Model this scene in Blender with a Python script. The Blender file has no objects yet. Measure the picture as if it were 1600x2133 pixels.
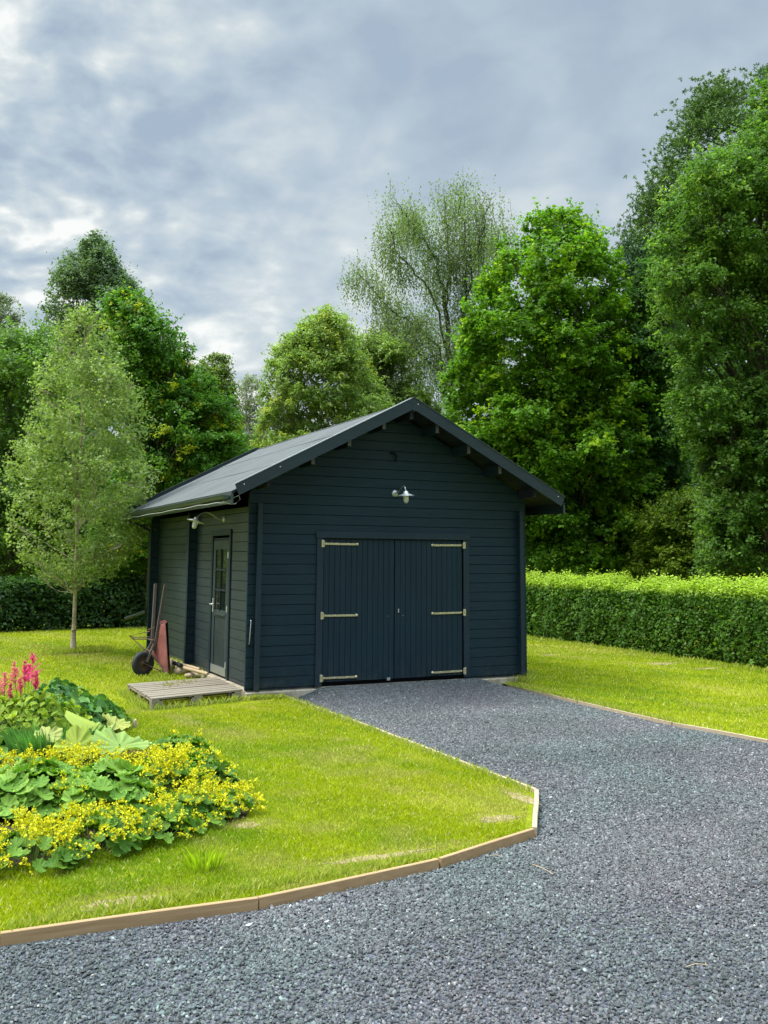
import bpy, math, random
import numpy as np
from math import radians, sin, cos, pi, sqrt

# ------------------------------------------------------------------ camera, sky, sun
sc = bpy.context.scene
COL = sc.collection
CY, FPX = 901.0, 1980.0
PITCH, ROLL, YAW = radians(7.47), radians(0.34), radians(25.66)
CAM = np.array([-4.098, -12.717, 1.785])
Fv = np.array([sin(YAW)*cos(PITCH), cos(YAW)*cos(PITCH), sin(PITCH)])
R0 = np.array([cos(YAW), -sin(YAW), 0.0]); U0 = np.cross(R0, Fv)
Rv = cos(ROLL)*R0 + sin(ROLL)*U0; Uv = -sin(ROLL)*R0 + cos(ROLL)*U0

cd = bpy.data.cameras.new('camera'); cam = bpy.data.objects.new('camera', cd); COL.objects.link(cam)
cd.sensor_fit = 'VERTICAL'; cd.sensor_height = 36; cd.sensor_width = 27
cd.lens = FPX/2133.33*36; cd.shift_y = -(1066.5-CY)/2133.33
cd.clip_start = 0.1; cd.clip_end = 3000
from mathutils import Matrix, Vector
m = Matrix([[Rv[0], Uv[0], -Fv[0], CAM[0]], [Rv[1], Uv[1], -Fv[1], CAM[1]], [Rv[2], Uv[2], -Fv[2], CAM[2]], [0, 0, 0, 1]])
cam.matrix_world = m
sc.camera = cam

sc.view_settings.view_transform = 'Standard'; sc.view_settings.look = 'None'
sc.view_settings.gamma = 1.0; sc.view_settings.use_curve_mapping = False
sc.view_settings.exposure = 1.85
SUN_EL, SUN_AZ = radians(56), radians(-70)      # azimuth from +Y, clockwise
sd = bpy.data.lights.new('sun', 'SUN'); sd.energy = 1.35; sd.angle = radians(24); sd.color = (1.0, 0.95, 0.86)
sun = bpy.data.objects.new('sun', sd); COL.objects.link(sun)
sdir = Vector((sin(SUN_AZ)*cos(SUN_EL), cos(SUN_AZ)*cos(SUN_EL), sin(SUN_EL)))
sun.rotation_euler = sdir.to_track_quat('Z', 'Y').to_euler()
sun.location = (-20, 0, 30)

w = bpy.data.worlds.new('World'); sc.world = w; w.use_nodes = True
nt = w.node_tree; N = nt.nodes; L = nt.links; N.clear()
def nd(t, **k):
    n = N.new(t)
    for a, b in k.items(): setattr(n, a, b)
    return n
def mth(op, a, b=None, c=None, clamp=False):
    n = N.new('ShaderNodeMath'); n.operation = op; n.use_clamp = clamp
    for i, v in enumerate((a, b, c)):
        if v is None: continue
        if hasattr(v, 'links'): L.new(v, n.inputs[i])
        else: n.inputs[i].default_value = v
    return n.outputs[0]
out = nd('ShaderNodeOutputWorld'); bg = nd('ShaderNodeBackground'); L.new(bg.outputs[0], out.inputs[0])
sky = nd('ShaderNodeTexSky'); sky.sky_type = 'NISHITA'; sky.sun_disc = False
sky.sun_elevation = SUN_EL; sky.sun_rotation = SUN_AZ; sky.dust_density = 2.0
tc = nd('ShaderNodeTexCoord'); sep = nd('ShaderNodeSeparateXYZ'); L.new(tc.outputs['Generated'], sep.inputs[0])
zz = mth('ADD', mth('MAXIMUM', sep.outputs[2], 0.0), 0.30)
cx = mth('DIVIDE', sep.outputs[0], zz); cyy = mth('DIVIDE', sep.outputs[1], zz)
cmb = nd('ShaderNodeCombineXYZ'); L.new(cx, cmb.inputs[0]); L.new(cyy, cmb.inputs[1])
def noise(scale, detail, rough, dist, off=(0, 0, 0), stretch=(1, 1, 1)):
    mp = nd('ShaderNodeMapping'); mp.inputs['Location'].default_value = off; mp.inputs['Scale'].default_value = stretch
    L.new(cmb.outputs[0], mp.inputs[0])
    n = nd('ShaderNodeTexNoise'); n.inputs['Scale'].default_value = scale; n.inputs['Detail'].default_value = detail
    n.inputs['Roughness'].default_value = rough; n.inputs['Distortion'].default_value = dist
    L.new(mp.outputs[0], n.inputs['Vector']); return n.outputs[0]
big = noise(1.5, 3, 0.5, 0.3, (3.1, 1.7, 0), (1.0, 1.0, 1)); mid = noise(7.0, 5, 0.46, 0.35, (1.9, 3.3, 0), (1.15, .9, 1))
fine = noise(15.0, 5, 0.5, 0.2, (5, 2, 0))
# more broken, brighter cloud to the left of the view
side = mth('ADD', mth('MULTIPLY', sep.outputs[0], -0.9), mth('MULTIPLY', sep.outputs[1], 0.42))
sidem = mth('SMOOTH_MAX', side, 0.0, 0.2)
v1 = mth('ADD', mth('MULTIPLY', mth('SUBTRACT', mid, 0.5), mth('ADD', mth('MULTIPLY', sidem, 5.2), 0.95)), mth('MULTIPLY', mth('SUBTRACT', big, 0.5), 1.5))
v2 = mth('ADD', v1, mth('MULTIPLY', mth('SUBTRACT', fine, 0.5), mth('ADD', mth('MULTIPLY', sidem, 3.6), 0.3)))
v3 = mth('ADD', v2, mth('MULTIPLY', sidem, 0.42))
hz = mth('POWER', mth('SUBTRACT', 1.0, mth('MAXIMUM', sep.outputs[2], 0.0)), 5.0)
v4 = mth('ADD', mth('ADD', v3, mth('MULTIPLY', hz, 0.20)), 0.42, clamp=True)
ramp = nd('ShaderNodeValToRGB'); L.new(v4, ramp.inputs[0])
e = ramp.color_ramp.elements
e[0].position = 0.10; e[0].color = (0.110, 0.137, 0.168, 1)
e[1].position = 0.98; e[1].color = (0.275, 0.280, 0.272, 1)
x = ramp.color_ramp.elements.new(0.45); x.color = (0.145, 0.172, 0.194, 1)
x = ramp.color_ramp.elements.new(0.70); x.color = (0.186, 0.207, 0.215, 1)
# overcast deck, strongly boosted overhead above the frame as added fill light
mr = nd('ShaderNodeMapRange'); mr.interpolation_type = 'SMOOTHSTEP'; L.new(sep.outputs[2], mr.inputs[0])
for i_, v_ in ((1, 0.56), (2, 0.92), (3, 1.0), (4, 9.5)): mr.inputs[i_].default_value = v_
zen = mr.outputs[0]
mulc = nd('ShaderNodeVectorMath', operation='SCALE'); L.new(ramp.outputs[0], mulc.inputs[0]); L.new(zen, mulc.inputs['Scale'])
skys = nd('ShaderNodeVectorMath', operation='SCALE'); L.new(sky.outputs[0], skys.inputs[0]); skys.inputs['Scale'].default_value = 0.045
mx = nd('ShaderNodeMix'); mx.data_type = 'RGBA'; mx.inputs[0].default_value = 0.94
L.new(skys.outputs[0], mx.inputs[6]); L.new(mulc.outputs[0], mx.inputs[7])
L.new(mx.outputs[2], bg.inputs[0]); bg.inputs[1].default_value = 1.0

# ------------------------------------------------------------------ picture helpers
def ray(px, py): return Fv + (px-800)/FPX*Rv - (py-CY)/FPX*Uv
def onz(px, py, z=-0.12):
    d = ray(px, py); return CAM + (z-CAM[2])/d[2]*d
def atd(px, py, D): return CAM + D*ray(px, py)
LAWN = -0.12; GRAV = -0.155

# ------------------------------------------------------------------ materials
def mat(name, col=(.5, .5, .5), rough=.6, metal=0, spec=.5):
    mt = bpy.data.materials.new(name); mt.use_nodes = True
    b = mt.node_tree.nodes['Principled BSDF']
    b.inputs['Base Color'].default_value = (*col, 1); b.inputs['Roughness'].default_value = rough
    b.inputs['Metallic'].default_value = metal; b.inputs['Specular IOR Level'].default_value = spec
    return mt
class NT:
    def __init__(s, mt): s.t = mt.node_tree; s.b = s.t.nodes['Principled BSDF']; s.tc = s.t.nodes.new('ShaderNodeTexCoord')
    def n(s, t): return s.t.nodes.new(t)
    def l(s, a, b): s.t.links.new(a, b)
    def noise(s, scale, detail=4, rough=.5, dist=0, stretch=(1, 1, 1), coord='Object'):
        mp = s.n('ShaderNodeMapping'); mp.inputs['Scale'].default_value = stretch; s.l(s.tc.outputs[coord], mp.inputs[0])
        n = s.n('ShaderNodeTexNoise'); n.inputs['Scale'].default_value = scale; n.inputs['Detail'].default_value = detail
        n.inputs['Roughness'].default_value = rough; n.inputs['Distortion'].default_value = dist
        s.l(mp.outputs[0], n.inputs['Vector']); return n.outputs[0]
    def ramp(s, fac, stops):
        r = s.n('ShaderNodeValToRGB'); s.l(fac, r.inputs[0]); el = r.color_ramp.elements
        while len(el) < len(stops): el.new(.5)
        for e_, (p, c) in zip(el, stops): e_.position = p; e_.color = (*c, 1) if len(c) == 3 else c
        return r.outputs[0]
    def mix(s, fac, a, b, mode='MIX'):
        m_ = s.n('ShaderNodeMix'); m_.data_type = 'RGBA'; m_.blend_type = mode
        for i, v in ((0, fac), (6, a), (7, b)):
            if hasattr(v, 'links'): s.l(v, m_.inputs[i])
            else: m_.inputs[i].default_value = v if i == 0 else ((*v, 1) if len(v) == 3 else v)
        return m_.outputs[2]
    def bump(s, h, strength=.3, dist=.01):
        b = s.n('ShaderNodeBump'); b.inputs['Strength'].default_value = strength; b.inputs['Distance'].default_value = dist
        s.l(h, b.inputs['Height']); s.l(b.outputs[0], s.b.inputs['Normal'])
    def base(s, c): s.l(c, s.b.inputs['Base Color'])

def paint(name, c1, c2, rough=.55, along=0, spec=.22):
    mt = mat(name, c1, rough, 0, spec); t = NT(mt)
    st = [30, 30, 30]; st[along] = 1.2
    g = t.noise(1.6, 5, .6, .1, tuple(st)); big_ = t.noise(.9, 3, .5)
    a = t.ramp(g, [(.3, c1), (.75, c2)])
    dirt = t.ramp(big_, [(.35, (1, 1, 1)), (.75, (1.25, 1.2, 1.12))])
    cc_ = t.mix(1.0, a, dirt, 'MULTIPLY')
    sp_ = t.n('ShaderNodeSeparateXYZ'); t.l(t.tc.outputs['Object'], sp_.inputs[0]); zr = t.ramp(sp_.outputs[2], [(0.0, (1, 1, 1)), (.10, (.45, .45, .45)), (.42, (0, 0, 0))])
    spl = t.ramp(t.noise(7, 6, .75, .2), [(.45, (0, 0, 0)), (.8, (.55, .55, .55))]); grain = t.ramp(t.noise(2.2, 6, .7, .3, tuple(q*.6 for q in st)), [(.35, (.82, .82, .82)), (.7, (1.22, 1.22, 1.22))])
    cc_ = t.mix(1.0, cc_, grain, 'MULTIPLY'); t.base(t.mix(t.mix(1.0, zr, spl, 'MULTIPLY'), cc_, (.085, .08, .062))); t.bump(g, .3, .004)
    r = t.ramp(big_, [(.3, (rough-.06,)*3), (.7, (rough+.12,)*3)]); t.l(r, t.b.inputs['Roughness'])
    return mt
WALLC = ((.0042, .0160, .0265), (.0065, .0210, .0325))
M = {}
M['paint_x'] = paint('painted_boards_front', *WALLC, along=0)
M['paint_y'] = paint('painted_boards_side', (.016, .027, .032), (.022, .034, .039), rough=.45, along=1, spec=.4)  # same paint as the front; sky glare on the side mixed into its colour
M['paint_z'] = paint('painted_boards_upright', *WALLC, along=2)
M['trim'] = paint('trim_paint', (.0085, .0195, .030), (.013, .026, .037), .5, 2)
M['barge'] = paint('bargeboard_paint', (.014, .024, .031), (.019, .030, .038), .5, 0)
M['soffit'] = paint('soffit_paint', (.012, .016, .022), (.02, .024, .032), .7, 1, .2)
M['endgrain'] = mat('weathered_end_grain', (.085, .082, .088), .8)
M['black'] = mat('dark_gap', (.006, .006, .008), .9, 0, .1)
M['gutter'] = mat('gutter_steel', (.018, .032, .034), .35, 0, .6)
M['zinc'] = mat('galvanised_steel', (.42, .44, .45), .42, .8)
M['alum'] = mat('pale_metal', (.62, .63, .62), .35, .6)
M['flash'] = mat('metal_capping', (.40, .43, .46), .35, .7)
M['cable'] = mat('white_cable', (.30, .32, .32), .5)
M['brass'] = mat('yellow_zinc_hinge', (.56, .50, .30), .42, .45)
t = NT(M['brass']); g = t.noise(34, 5, .7); t.base(t.ramp(g, [(.3, (.50, .45, .27)), (.55, (.38, .33, .19)), (.75, (.20, .19, .12))]))
M['bolt'] = mat('bolt', (.6, .6, .58), .4, .6)
M['glassb'] = mat('lamp_glass', (.85, .87, .85), .08, 0, .8)
M['glassb'].node_tree.nodes['Principled BSDF'].inputs['Transmission Weight'].default_value = .55
M['bulb'] = mat('bulb_white', (.85, .86, .84), .3)
M['pane'] = mat('window_pane', (.01, .014, .012), .04, 0, 1.0)
# roof felt
M['felt'] = mat('roof_felt', (.1, .1, .1), .8, 0, .35); t = NT(M['felt'])
g = t.noise(420, 2, .7); b_ = t.noise(1.3, 4, .55, .3); 
t.base(t.mix(1.0, t.ramp(b_, [(.3, (.052, .060, .062)), (.7, (.080, .088, .088))]), t.ramp(g, [(.3, (.8, .8, .8)), (.7, (1.15, 1.15, 1.15))]), 'MULTIPLY')); t.bump(g, .3, .003)
M['felt_edge'] = mat('felt_edge', (.05, .055, .058), .8)
# concrete
M['conc'] = mat('concrete', (.3, .27, .22), .9, 0, .2); t = NT(M['conc'])
a = t.noise(7, 6, .65, .3); g = t.noise(90, 3, .6)
t.base(t.mix(1.0, t.ramp(a, [(.3, (.20, .17, .12)), (.55, (.36, .32, .24)), (.75, (.42, .39, .33))]), t.ramp(g, [(.3, (.75, .75, .75)), (.7, (1.15, 1.15, 1.15))]), 'MULTIPLY')); t.bump(g, .5, .006)
# woods
def wood(name, c1, c2, c3, rough=.8, along=0):
    mt = mat(name, c1, rough, 0, .25); t = NT(mt); st = [26, 26, 26]; st[along] = 1.0
    g = t.noise(1.7, 6, .65, .4, tuple(st)); b = t.noise(1.6, 4, .6)
    c = t.mix(t.ramp(b, [(.3, (0, 0, 0)), (.7, (.8, .8, .8))]), t.ramp(g, [(.25, c1), (.7, c2)]), c3, 'MIX')
    t.base(c); t.bump(g, .5, .004); return mt
M['pallet'] = wood('weathered_pallet', (.12, .098, .072), (.27, .235, .18), (.20, .175, .135), along=0)
M['pallet_y'] = wood('weathered_pallet_b', (.17, .14, .10), (.34, .28, .21), (.24, .21, .15), along=1)
M['edge_top'] = wood('pine_edging', (.22, .135, .062), (.40, .275, .15), (.30, .20, .10), along=0)
M['edge_y'] = wood('pine_edging_grey', (.26, .205, .13), (.42, .35, .24), (.34, .27, .18), along=1)
M['oldwood'] = wood('old_grey_wood', (.045, .035, .028), (.10, .085, .07), (.07, .055, .045), along=2)
M['pole'] = wood('bare_pole', (.30, .22, .13), (.48, .38, .25), (.36, .26, .16), along=0)
M['tray'] = mat('rusty_red_paint', (.3, .08, .06), .6, 0, .35); t = NT(M['tray'])
a = t.noise(5, 6, .6, .4); t.base(t.ramp(a, [(.3, (.09, .03, .024)), (.5, (.18, .055, .045)), (.78, (.25, .085, .065))])); t.bump(a, .2, .01)
M['rubber'] = mat('tyre_rubber', (.022, .023, .026), .75, 0, .4)
M['rust'] = mat('rusty_iron', (.06, .035, .028), .7, .2); t = NT(M['rust']); a = t.noise(16, 5, .6); t.base(t.ramp(a, [(.3, (.03, .022, .02)), (.7, (.12, .06, .04))]))
M['stone'] = mat('field_stone', (.3, .24, .17), .85, 0, .3); t = NT(M['stone'])
a = t.noise(9, 6, .6, .3); t.base(t.ramp(a, [(.3, (.22, .16, .10)), (.6, (.42, .34, .23)), (.8, (.34, .32, .24))])); t.bump(a, .5, .02)
M['bark'] = mat('dark_bark', (.06, .05, .04), .9, 0, .2); t = NT(M['bark']); a = t.noise(5, 6, .65, .5, (6, 6, 1)); t.base(t.ramp(a, [(.3, (.03, .026, .02)), (.7, (.11, .095, .075))])); t.bump(a, .7, .03)
M['birch'] = mat('birch_bark', (.5, .45, .38), .75, 0, .3); t = NT(M['birch'])
a = t.noise(3.2, 6, .65, .6, (1, 1, 5)); a2 = t.noise(2.0, 3, .5, 0, (1, 1, 1))
t.base(t.mix(t.ramp(a2, [(.35, (0, 0, 0)), (.7, (.55, .55, .55))]), t.ramp(a, [(.34, (.05, .04, .032)), (.46, (.42, .34, .26)), (.7, (.62, .56, .47))]), (.30, .22, .15))); t.bump(a, .4, .01)
M['soil'] = mat('bare_soil', (.1, .08, .05), .95, 0, .1)

def leafmat(name, rough=.5, trans=.35, spec=.35):
    mt = bpy.data.materials.new(name); mt.use_nodes = True; T = mt.node_tree; T.nodes.clear()
    o = T.nodes.new('ShaderNodeOutputMaterial'); b = T.nodes.new('ShaderNodeBsdfPrincipled'); tr = T.nodes.new('ShaderNodeBsdfTranslucent')
    at = T.nodes.new('ShaderNodeAttribute'); at.attribute_name = 'col'; ms = T.nodes.new('ShaderNodeMixShader'); ms.inputs[0].default_value = trans
    hs = T.nodes.new('ShaderNodeMix'); hs.data_type = 'RGBA'; hs.blend_type = 'MULTIPLY'; hs.inputs[0].default_value = 1; hs.inputs[7].default_value = (1.08, 1.22, .5, 1)
    T.links.new(at.outputs['Color'], b.inputs['Base Color']); T.links.new(at.outputs['Color'], hs.inputs[6]); T.links.new(hs.outputs[2], tr.inputs['Color'])
    b.inputs['Roughness'].default_value = rough; b.inputs['Specular IOR Level'].default_value = spec
    T.links.new(b.outputs[0], ms.inputs[1]); T.links.new(tr.outputs[0], ms.inputs[2]); T.links.new(ms.outputs[0], o.inputs[0]); return mt
M['leaf'] = leafmat('leaf', .5, .48, .2); M['grass'] = leafmat('grass_blade', .55, .3, .25); M['petal'] = leafmat('petal', .6, .3, .2)
M['bigleaf'] = leafmat('big_leaf', .6, .3, .18); M['needle'] = leafmat('needle', .55, .12, .3)
mt = mat('gravel_chip', (.1, .1, .1), .7, 0, .25); M['chip'] = mt
at = mt.node_tree.nodes.new('ShaderNodeAttribute'); at.attribute_name = 'col'; mt.node_tree.links.new(at.outputs['Color'], mt.node_tree.nodes['Principled BSDF'].inputs['Base Color'])

# ------------------------------------------------------------------ mesh helpers
class MB:
    def __init__(s): s.v = []; s.f = []; s.m = []; s.smooth = []
    def add(s, vs, fs, mi=0, sm=False):
        o = len(s.v); s.v += [tuple(map(float, q)) for q in vs]
        for f in fs: s.f.append(tuple(i+o for i in f)); s.m.append(mi); s.smooth.append(sm)
    def box(s, x0, x1, y0, y1, z0, z1, mi=0, b=0.0):
        if b <= 0:
            vs = [(x0, y0, z0), (x1, y0, z0), (x1, y1, z0), (x0, y1, z0), (x0, y0, z1), (x1, y0, z1), (x1, y1, z1), (x0, y1, z1)]
            s.add(vs, [(0, 3, 2, 1), (4, 5, 6, 7), (0, 1, 5, 4), (1, 2, 6, 5), (2, 3, 7, 6), (3, 0, 4, 7)], mi); return
        b = min(b, (x1-x0)*.45, (y1-y0)*.45, (z1-z0)*.45)
        vs = []
        for z, i in ((z0, b), (z0+b, 0), (z1-b, 0), (z1, b)):
            for (x, y) in ((x0+i, y0+i), (x1-i, y0+i), (x1-i, y1-i), (x0+i, y1-i)): vs.append((x, y, z))
        fs = [(3, 2, 1, 0), (12, 13, 14, 15)]
        for k in range(3):
            for j in range(4): fs.append((k*4+j, k*4+(j+1) % 4, k*4+4+(j+1) % 4, k*4+4+j))
        s.add(vs, fs, mi)
    def obox(s, c, ax, ay, az, hx, hy, hz, mi=0):
        c, ax, ay, az = map(lambda q: np.array(q, float), (c, ax, ay, az))
        vs = [c+sx*hx*ax+sy*hy*ay+sz*hz*az for sz in (-1, 1) for sx, sy in ((-1, -1), (1, -1), (1, 1), (-1, 1))]
        s.add(vs, [(0, 3, 2, 1), (4, 5, 6, 7), (0, 1, 5, 4), (1, 2, 6, 5), (2, 3, 7, 6), (3, 0, 4, 7)], mi)
    def bar(s, p, q, w_, h_, up=(0, 0, 1), mi=0):
        p, q = np.array(p, float), np.array(q, float); a = q-p; l = np.linalg.norm(a); a /= l
        sd_ = np.cross(a, np.array(up, float)); sd_ /= np.linalg.norm(sd_); u = np.cross(sd_, a)
        s.obox((p+q)/2, a, sd_, u, l/2, w_/2, h_/2, mi)
    def tube(s, pts, rad, n=8, mi=0, cap=True, jit=None):
        pts = [np.array(q, float) for q in pts]; k = len(pts)
        if not hasattr(rad, '__len__'): rad = [rad]*k
        ref = np.array([0, 0, 1.]); vs = []
        for i in range(k):
            d = pts[min(i+1, k-1)]-pts[max(i-1, 0)]; d = d/(np.linalg.norm(d)+1e-9)
            r_ = ref if abs(d @ ref) < .93 else np.array([1., 0, 0])
            a = np.cross(d, r_); a /= np.linalg.norm(a); b = np.cross(d, a)
            for j in range(n):
                t_ = 2*pi*j/n; rr = rad[i]*(1 + (jit.uniform(-.12, .12) if jit else 0)); vs.append(pts[i]+rr*(cos(t_)*a+sin(t_)*b))
        fs = [(i*n+j, i*n+(j+1) % n, (i+1)*n+(j+1) % n, (i+1)*n+j) for i in range(k-1) for j in range(n)]
        s.add(vs, fs, mi, True)
        if cap: s.add(vs[:n], [tuple(range(n))[::-1]], mi); s.add(vs[-n:], [tuple(range(n))], mi)
    def lathe(s, prof, c, ax=(0, 0, 1), n=20, mi=0):
        c = np.array(c, float); ax = np.array(ax, float); ax /= np.linalg.norm(ax)
        r_ = np.array([1., 0, 0]) if abs(ax[0]) < .9 else np.array([0, 1., 0])
        a = np.cross(ax, r_); a /= np.linalg.norm(a); b = np.cross(ax, a)
        vs = [c+ax*h+rr*(cos(2*pi*j/n)*a+sin(2*pi*j/n)*b) for rr, h in prof for j in range(n)]
        fs = [(i*n+j, i*n+(j+1) % n, (i+1)*n+(j+1) % n, (i+1)*n+j) for i in range(len(prof)-1) for j in range(n)]
        s.add(vs, fs, mi, True)
def finish(o, parent=None, loc=None):
    COL.objects.link(o)
    if parent is not None: o.parent = parent
    return o
def obj(name, mb, mats, parent=None, origin=None):
    me = bpy.data.meshes.new(name); org = np.array(origin if origin is not None else (0, 0, 0), float)
    me.from_pydata([tuple(np.array(q)-org) for q in mb.v], [], mb.f)
    for mm in (mats if isinstance(mats, (list, tuple)) else [mats]): me.materials.append(M[mm] if isinstance(mm, str) else mm)
    me.polygons.foreach_set('material_index', mb.m); me.polygons.foreach_set('use_smooth', mb.smooth); me.update()
    o = bpy.data.objects.new(name, me); o.location = org
    if parent is not None: o.location = org - np.array(parent['_o'] if '_o' in parent else (0, 0, 0))
    return finish(o, parent)
def empty(name, loc=(0, 0, 0)):
    o = bpy.data.objects.new(name, None); o.empty_display_size = .2; o.location = loc; COL.objects.link(o); return o
def tag(o, label=None, cat=None, group=None, kind=None):
    for k, v in (('label', label), ('category', cat), ('group', group), ('kind', kind)):
        if v: o[k] = v
    return o
def np_mesh(name, V, F, col=None, mats='leaf', parent=None, smooth=False):
    V = np.asarray(V, np.float32); F = np.asarray(F, np.int32); nf, k = F.shape
    me = bpy.data.meshes.new(name); me.vertices.add(len(V)); me.vertices.foreach_set('co', V.ravel())
    me.loops.add(nf*k); me.loops.foreach_set('vertex_index', F.ravel()); me.polygons.add(nf)
    me.polygons.foreach_set('loop_start', np.arange(0, nf*k, k, dtype=np.int32))
    me.update(calc_edges=True)
    if smooth: me.polygons.foreach_set('use_smooth', np.ones(nf, bool))
    if col is not None:
        a = me.attributes.new('col', 'FLOAT_COLOR', 'POINT'); c = np.ones((len(V), 4), np.float32); c[:, :3] = col; a.data.foreach_set('color', c.ravel())
    me.materials.append(M[mats]); o = bpy.data.objects.new(name, me); return finish(o, parent)
def unit(a): return a/(np.linalg.norm(a, axis=-1, keepdims=True)+1e-9)

def leafcards(P, Nn, size, aspect, rng, col, droop=0.0, axis=None, fold=.25):
    """diamond leaves: P centres, Nn normals, per-leaf size, colours"""
    n = len(P); r = rng.normal(size=(n, 3)) if axis is None else axis + rng.normal(size=(n, 3))*.35
    r[:, 2] -= droop
    a = unit(r - (r*Nn).sum(1, keepdims=True)*Nn); b = np.cross(Nn, a)
    s = size[:, None]
    V = np.empty((n, 4, 3)); V[:, 0] = P-a*s*.5; V[:, 2] = P+a*s*.5
    V[:, 1] = P-a*s*.06+b*s*.5*aspect+Nn*s*fold*.5; V[:, 3] = P-a*s*.06-b*s*.5*aspect+Nn*s*fold*.5
    F = np.arange(n*4).reshape(n, 4)
    return V.reshape(-1, 3), F, np.repeat(col, 4, 0)

# ------------------------------------------------------------------ ground, lawn, gravel
def noise2(x, y, seed, sc_):
    r = np.random.default_rng(seed); G = r.random((64, 64)); u = x/sc_; v = y/sc_
    i = np.floor(u).astype(int); j = np.floor(v).astype(int); fu = u-i; fv = v-j; fu = fu*fu*(3-2*fu); fv = fv*fv*(3-2*fv)
    g_ = lambda a, b: G[a % 64, b % 64]
    return (g_(i, j)*(1-fu)+g_(i+1, j)*fu)*(1-fv)+(g_(i, j+1)*(1-fu)+g_(i+1, j+1)*fu)*fv
def inpoly(x, y, poly):
    c = np.zeros(x.shape, bool); n = len(poly)
    for i in range(n):
        x0, y0 = poly[i]; x1, y1 = poly[(i+1) % n]
        if y0 == y1: continue
        k = ((y0 > y) != (y1 > y)) & (x < (x1-x0)*(y-y0)/(y1-y0)+x0); c ^= k
    return c

# kerb line of the left lawn (world X, Y), measured on the ground
EL = [(0.47, -0.16), (0.55, -2.83), (0.55, -5.96), (-0.12, -6.89), (-1.05, -7.20), (-2.30, -7.40), (-3.63, -7.33), (-5.2, -7.1), (-8.0, -6.6)]
ER = [(4.02, -0.12), (3.96, -2.0), (3.95, -3.82), (4.14, -5.07), (4.35, -6.6), (4.6, -9.0)]
def gz(x, y):
    u = np.clip(1+(y+.05)/1.5, 0, 1); u = u*u*(3-2*u); v = np.clip(np.minimum((x-.62)/.5, (4.0-x)/.5), 0, 1); v = v*v*(3-2*v); return GRAV+.125*u*v
def flat(name, poly, z, matn, kind='structure'):
    mb = MB(); mb.add([(x, y, z) for x, y in poly], [tuple(range(len(poly)))]); o = obj(name, mb, matn); o['kind'] = kind; return o
# materials of the ground
M['lawn'] = mat('lawn_ground', (.2, .25, .02), .9, 0, .1); t = NT(M['lawn'])
a = t.noise(.9, 5, .6, .4, (1, .55, 1)); g = t.noise(60, 4, .7); g2 = t.noise(9, 4, .6)
c = t.ramp(a, [(.3, (.11, .165, .005)), (.55, (.185, .225, .006)), (.75, (.27, .27, .025))])
c = t.mix(1.0, c, t.ramp(g, [(.3, (.45, .45, .45)), (.7, (1.35, 1.35, 1.25))]), 'MULTIPLY')
c = t.mix(1.0, c, t.ramp(g2, [(.3, (.8, .85, .8)), (.7, (1.15, 1.12, 1.1))]), 'MULTIPLY'); t.base(c); t.bump(g, .8, .02)
M['gravel'] = mat('gravel_bed', (.06, .065, .075), .8, 0, .35); t = NT(M['gravel'])
vo = t.n('ShaderNodeTexVoronoi'); vo.inputs['Scale'].default_value = 62; t.l(t.tc.outputs['Object'], vo.inputs['Vector'])
g = t.noise(.8, 4, .5); cc = t.mix(1.0, t.ramp(vo.outputs['Color'], [(.1, (.030, .036, .042)), (.5, (.068, .078, .088)), (.9, (.125, .135, .15))]), t.ramp(g, [(.3, (.9, .97, 1.0)), (.7, (1.12, 1.0, 1.08))]), 'MULTIPLY')
t.base(cc); t.bump(vo.outputs['Distance'], 1.0, .02)
M['dirt'] = mat('dry_earth', (.2, .15, .09), .95, 0, .1); t = NT(M['dirt']); a = t.noise(30, 5, .7); t.base(t.ramp(a, [(.3, (.17, .13, .06)), (.7, (.34, .29, .15))])); t.bump(a, .8, .02)

flat('ground', [(-400, -300), (400, -300), (400, 500), (-400, 500)], -.20, 'lawn')
flat('lawn', [(-60, -6.0)]+[(-8.0, -6.6)]+EL[::-1][1:]+[(.47, .0), (4.02, .0)]+[(4.02, -.12)]+ER[1:]+[(30, -9), (30, 60), (-60, 60)], LAWN, 'lawn')
gm = []; gx_ = np.linspace(.56, 3.99, 24); gy_ = np.linspace(-1.62, -.012, 14)
mb = MB(); mb.add([(x, y, float(gz(x, y))+.004) for y in gy_ for x in gx_], [(j*24+i, j*24+i+1, (j+1)*24+i+1, (j+1)*24+i) for j in range(13) for i in range(23)], 0, True); o = obj('gravel_apron', mb, 'gravel'); o['kind'] = 'structure'
flat('gravel_drive', [(.47, -.02)]+EL[1:]+[(-8.0, -30), (9, -30), (4.6, -9.0)]+ER[::-1][1:]+[(4.02, -.02)], GRAV, 'gravel')

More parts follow.
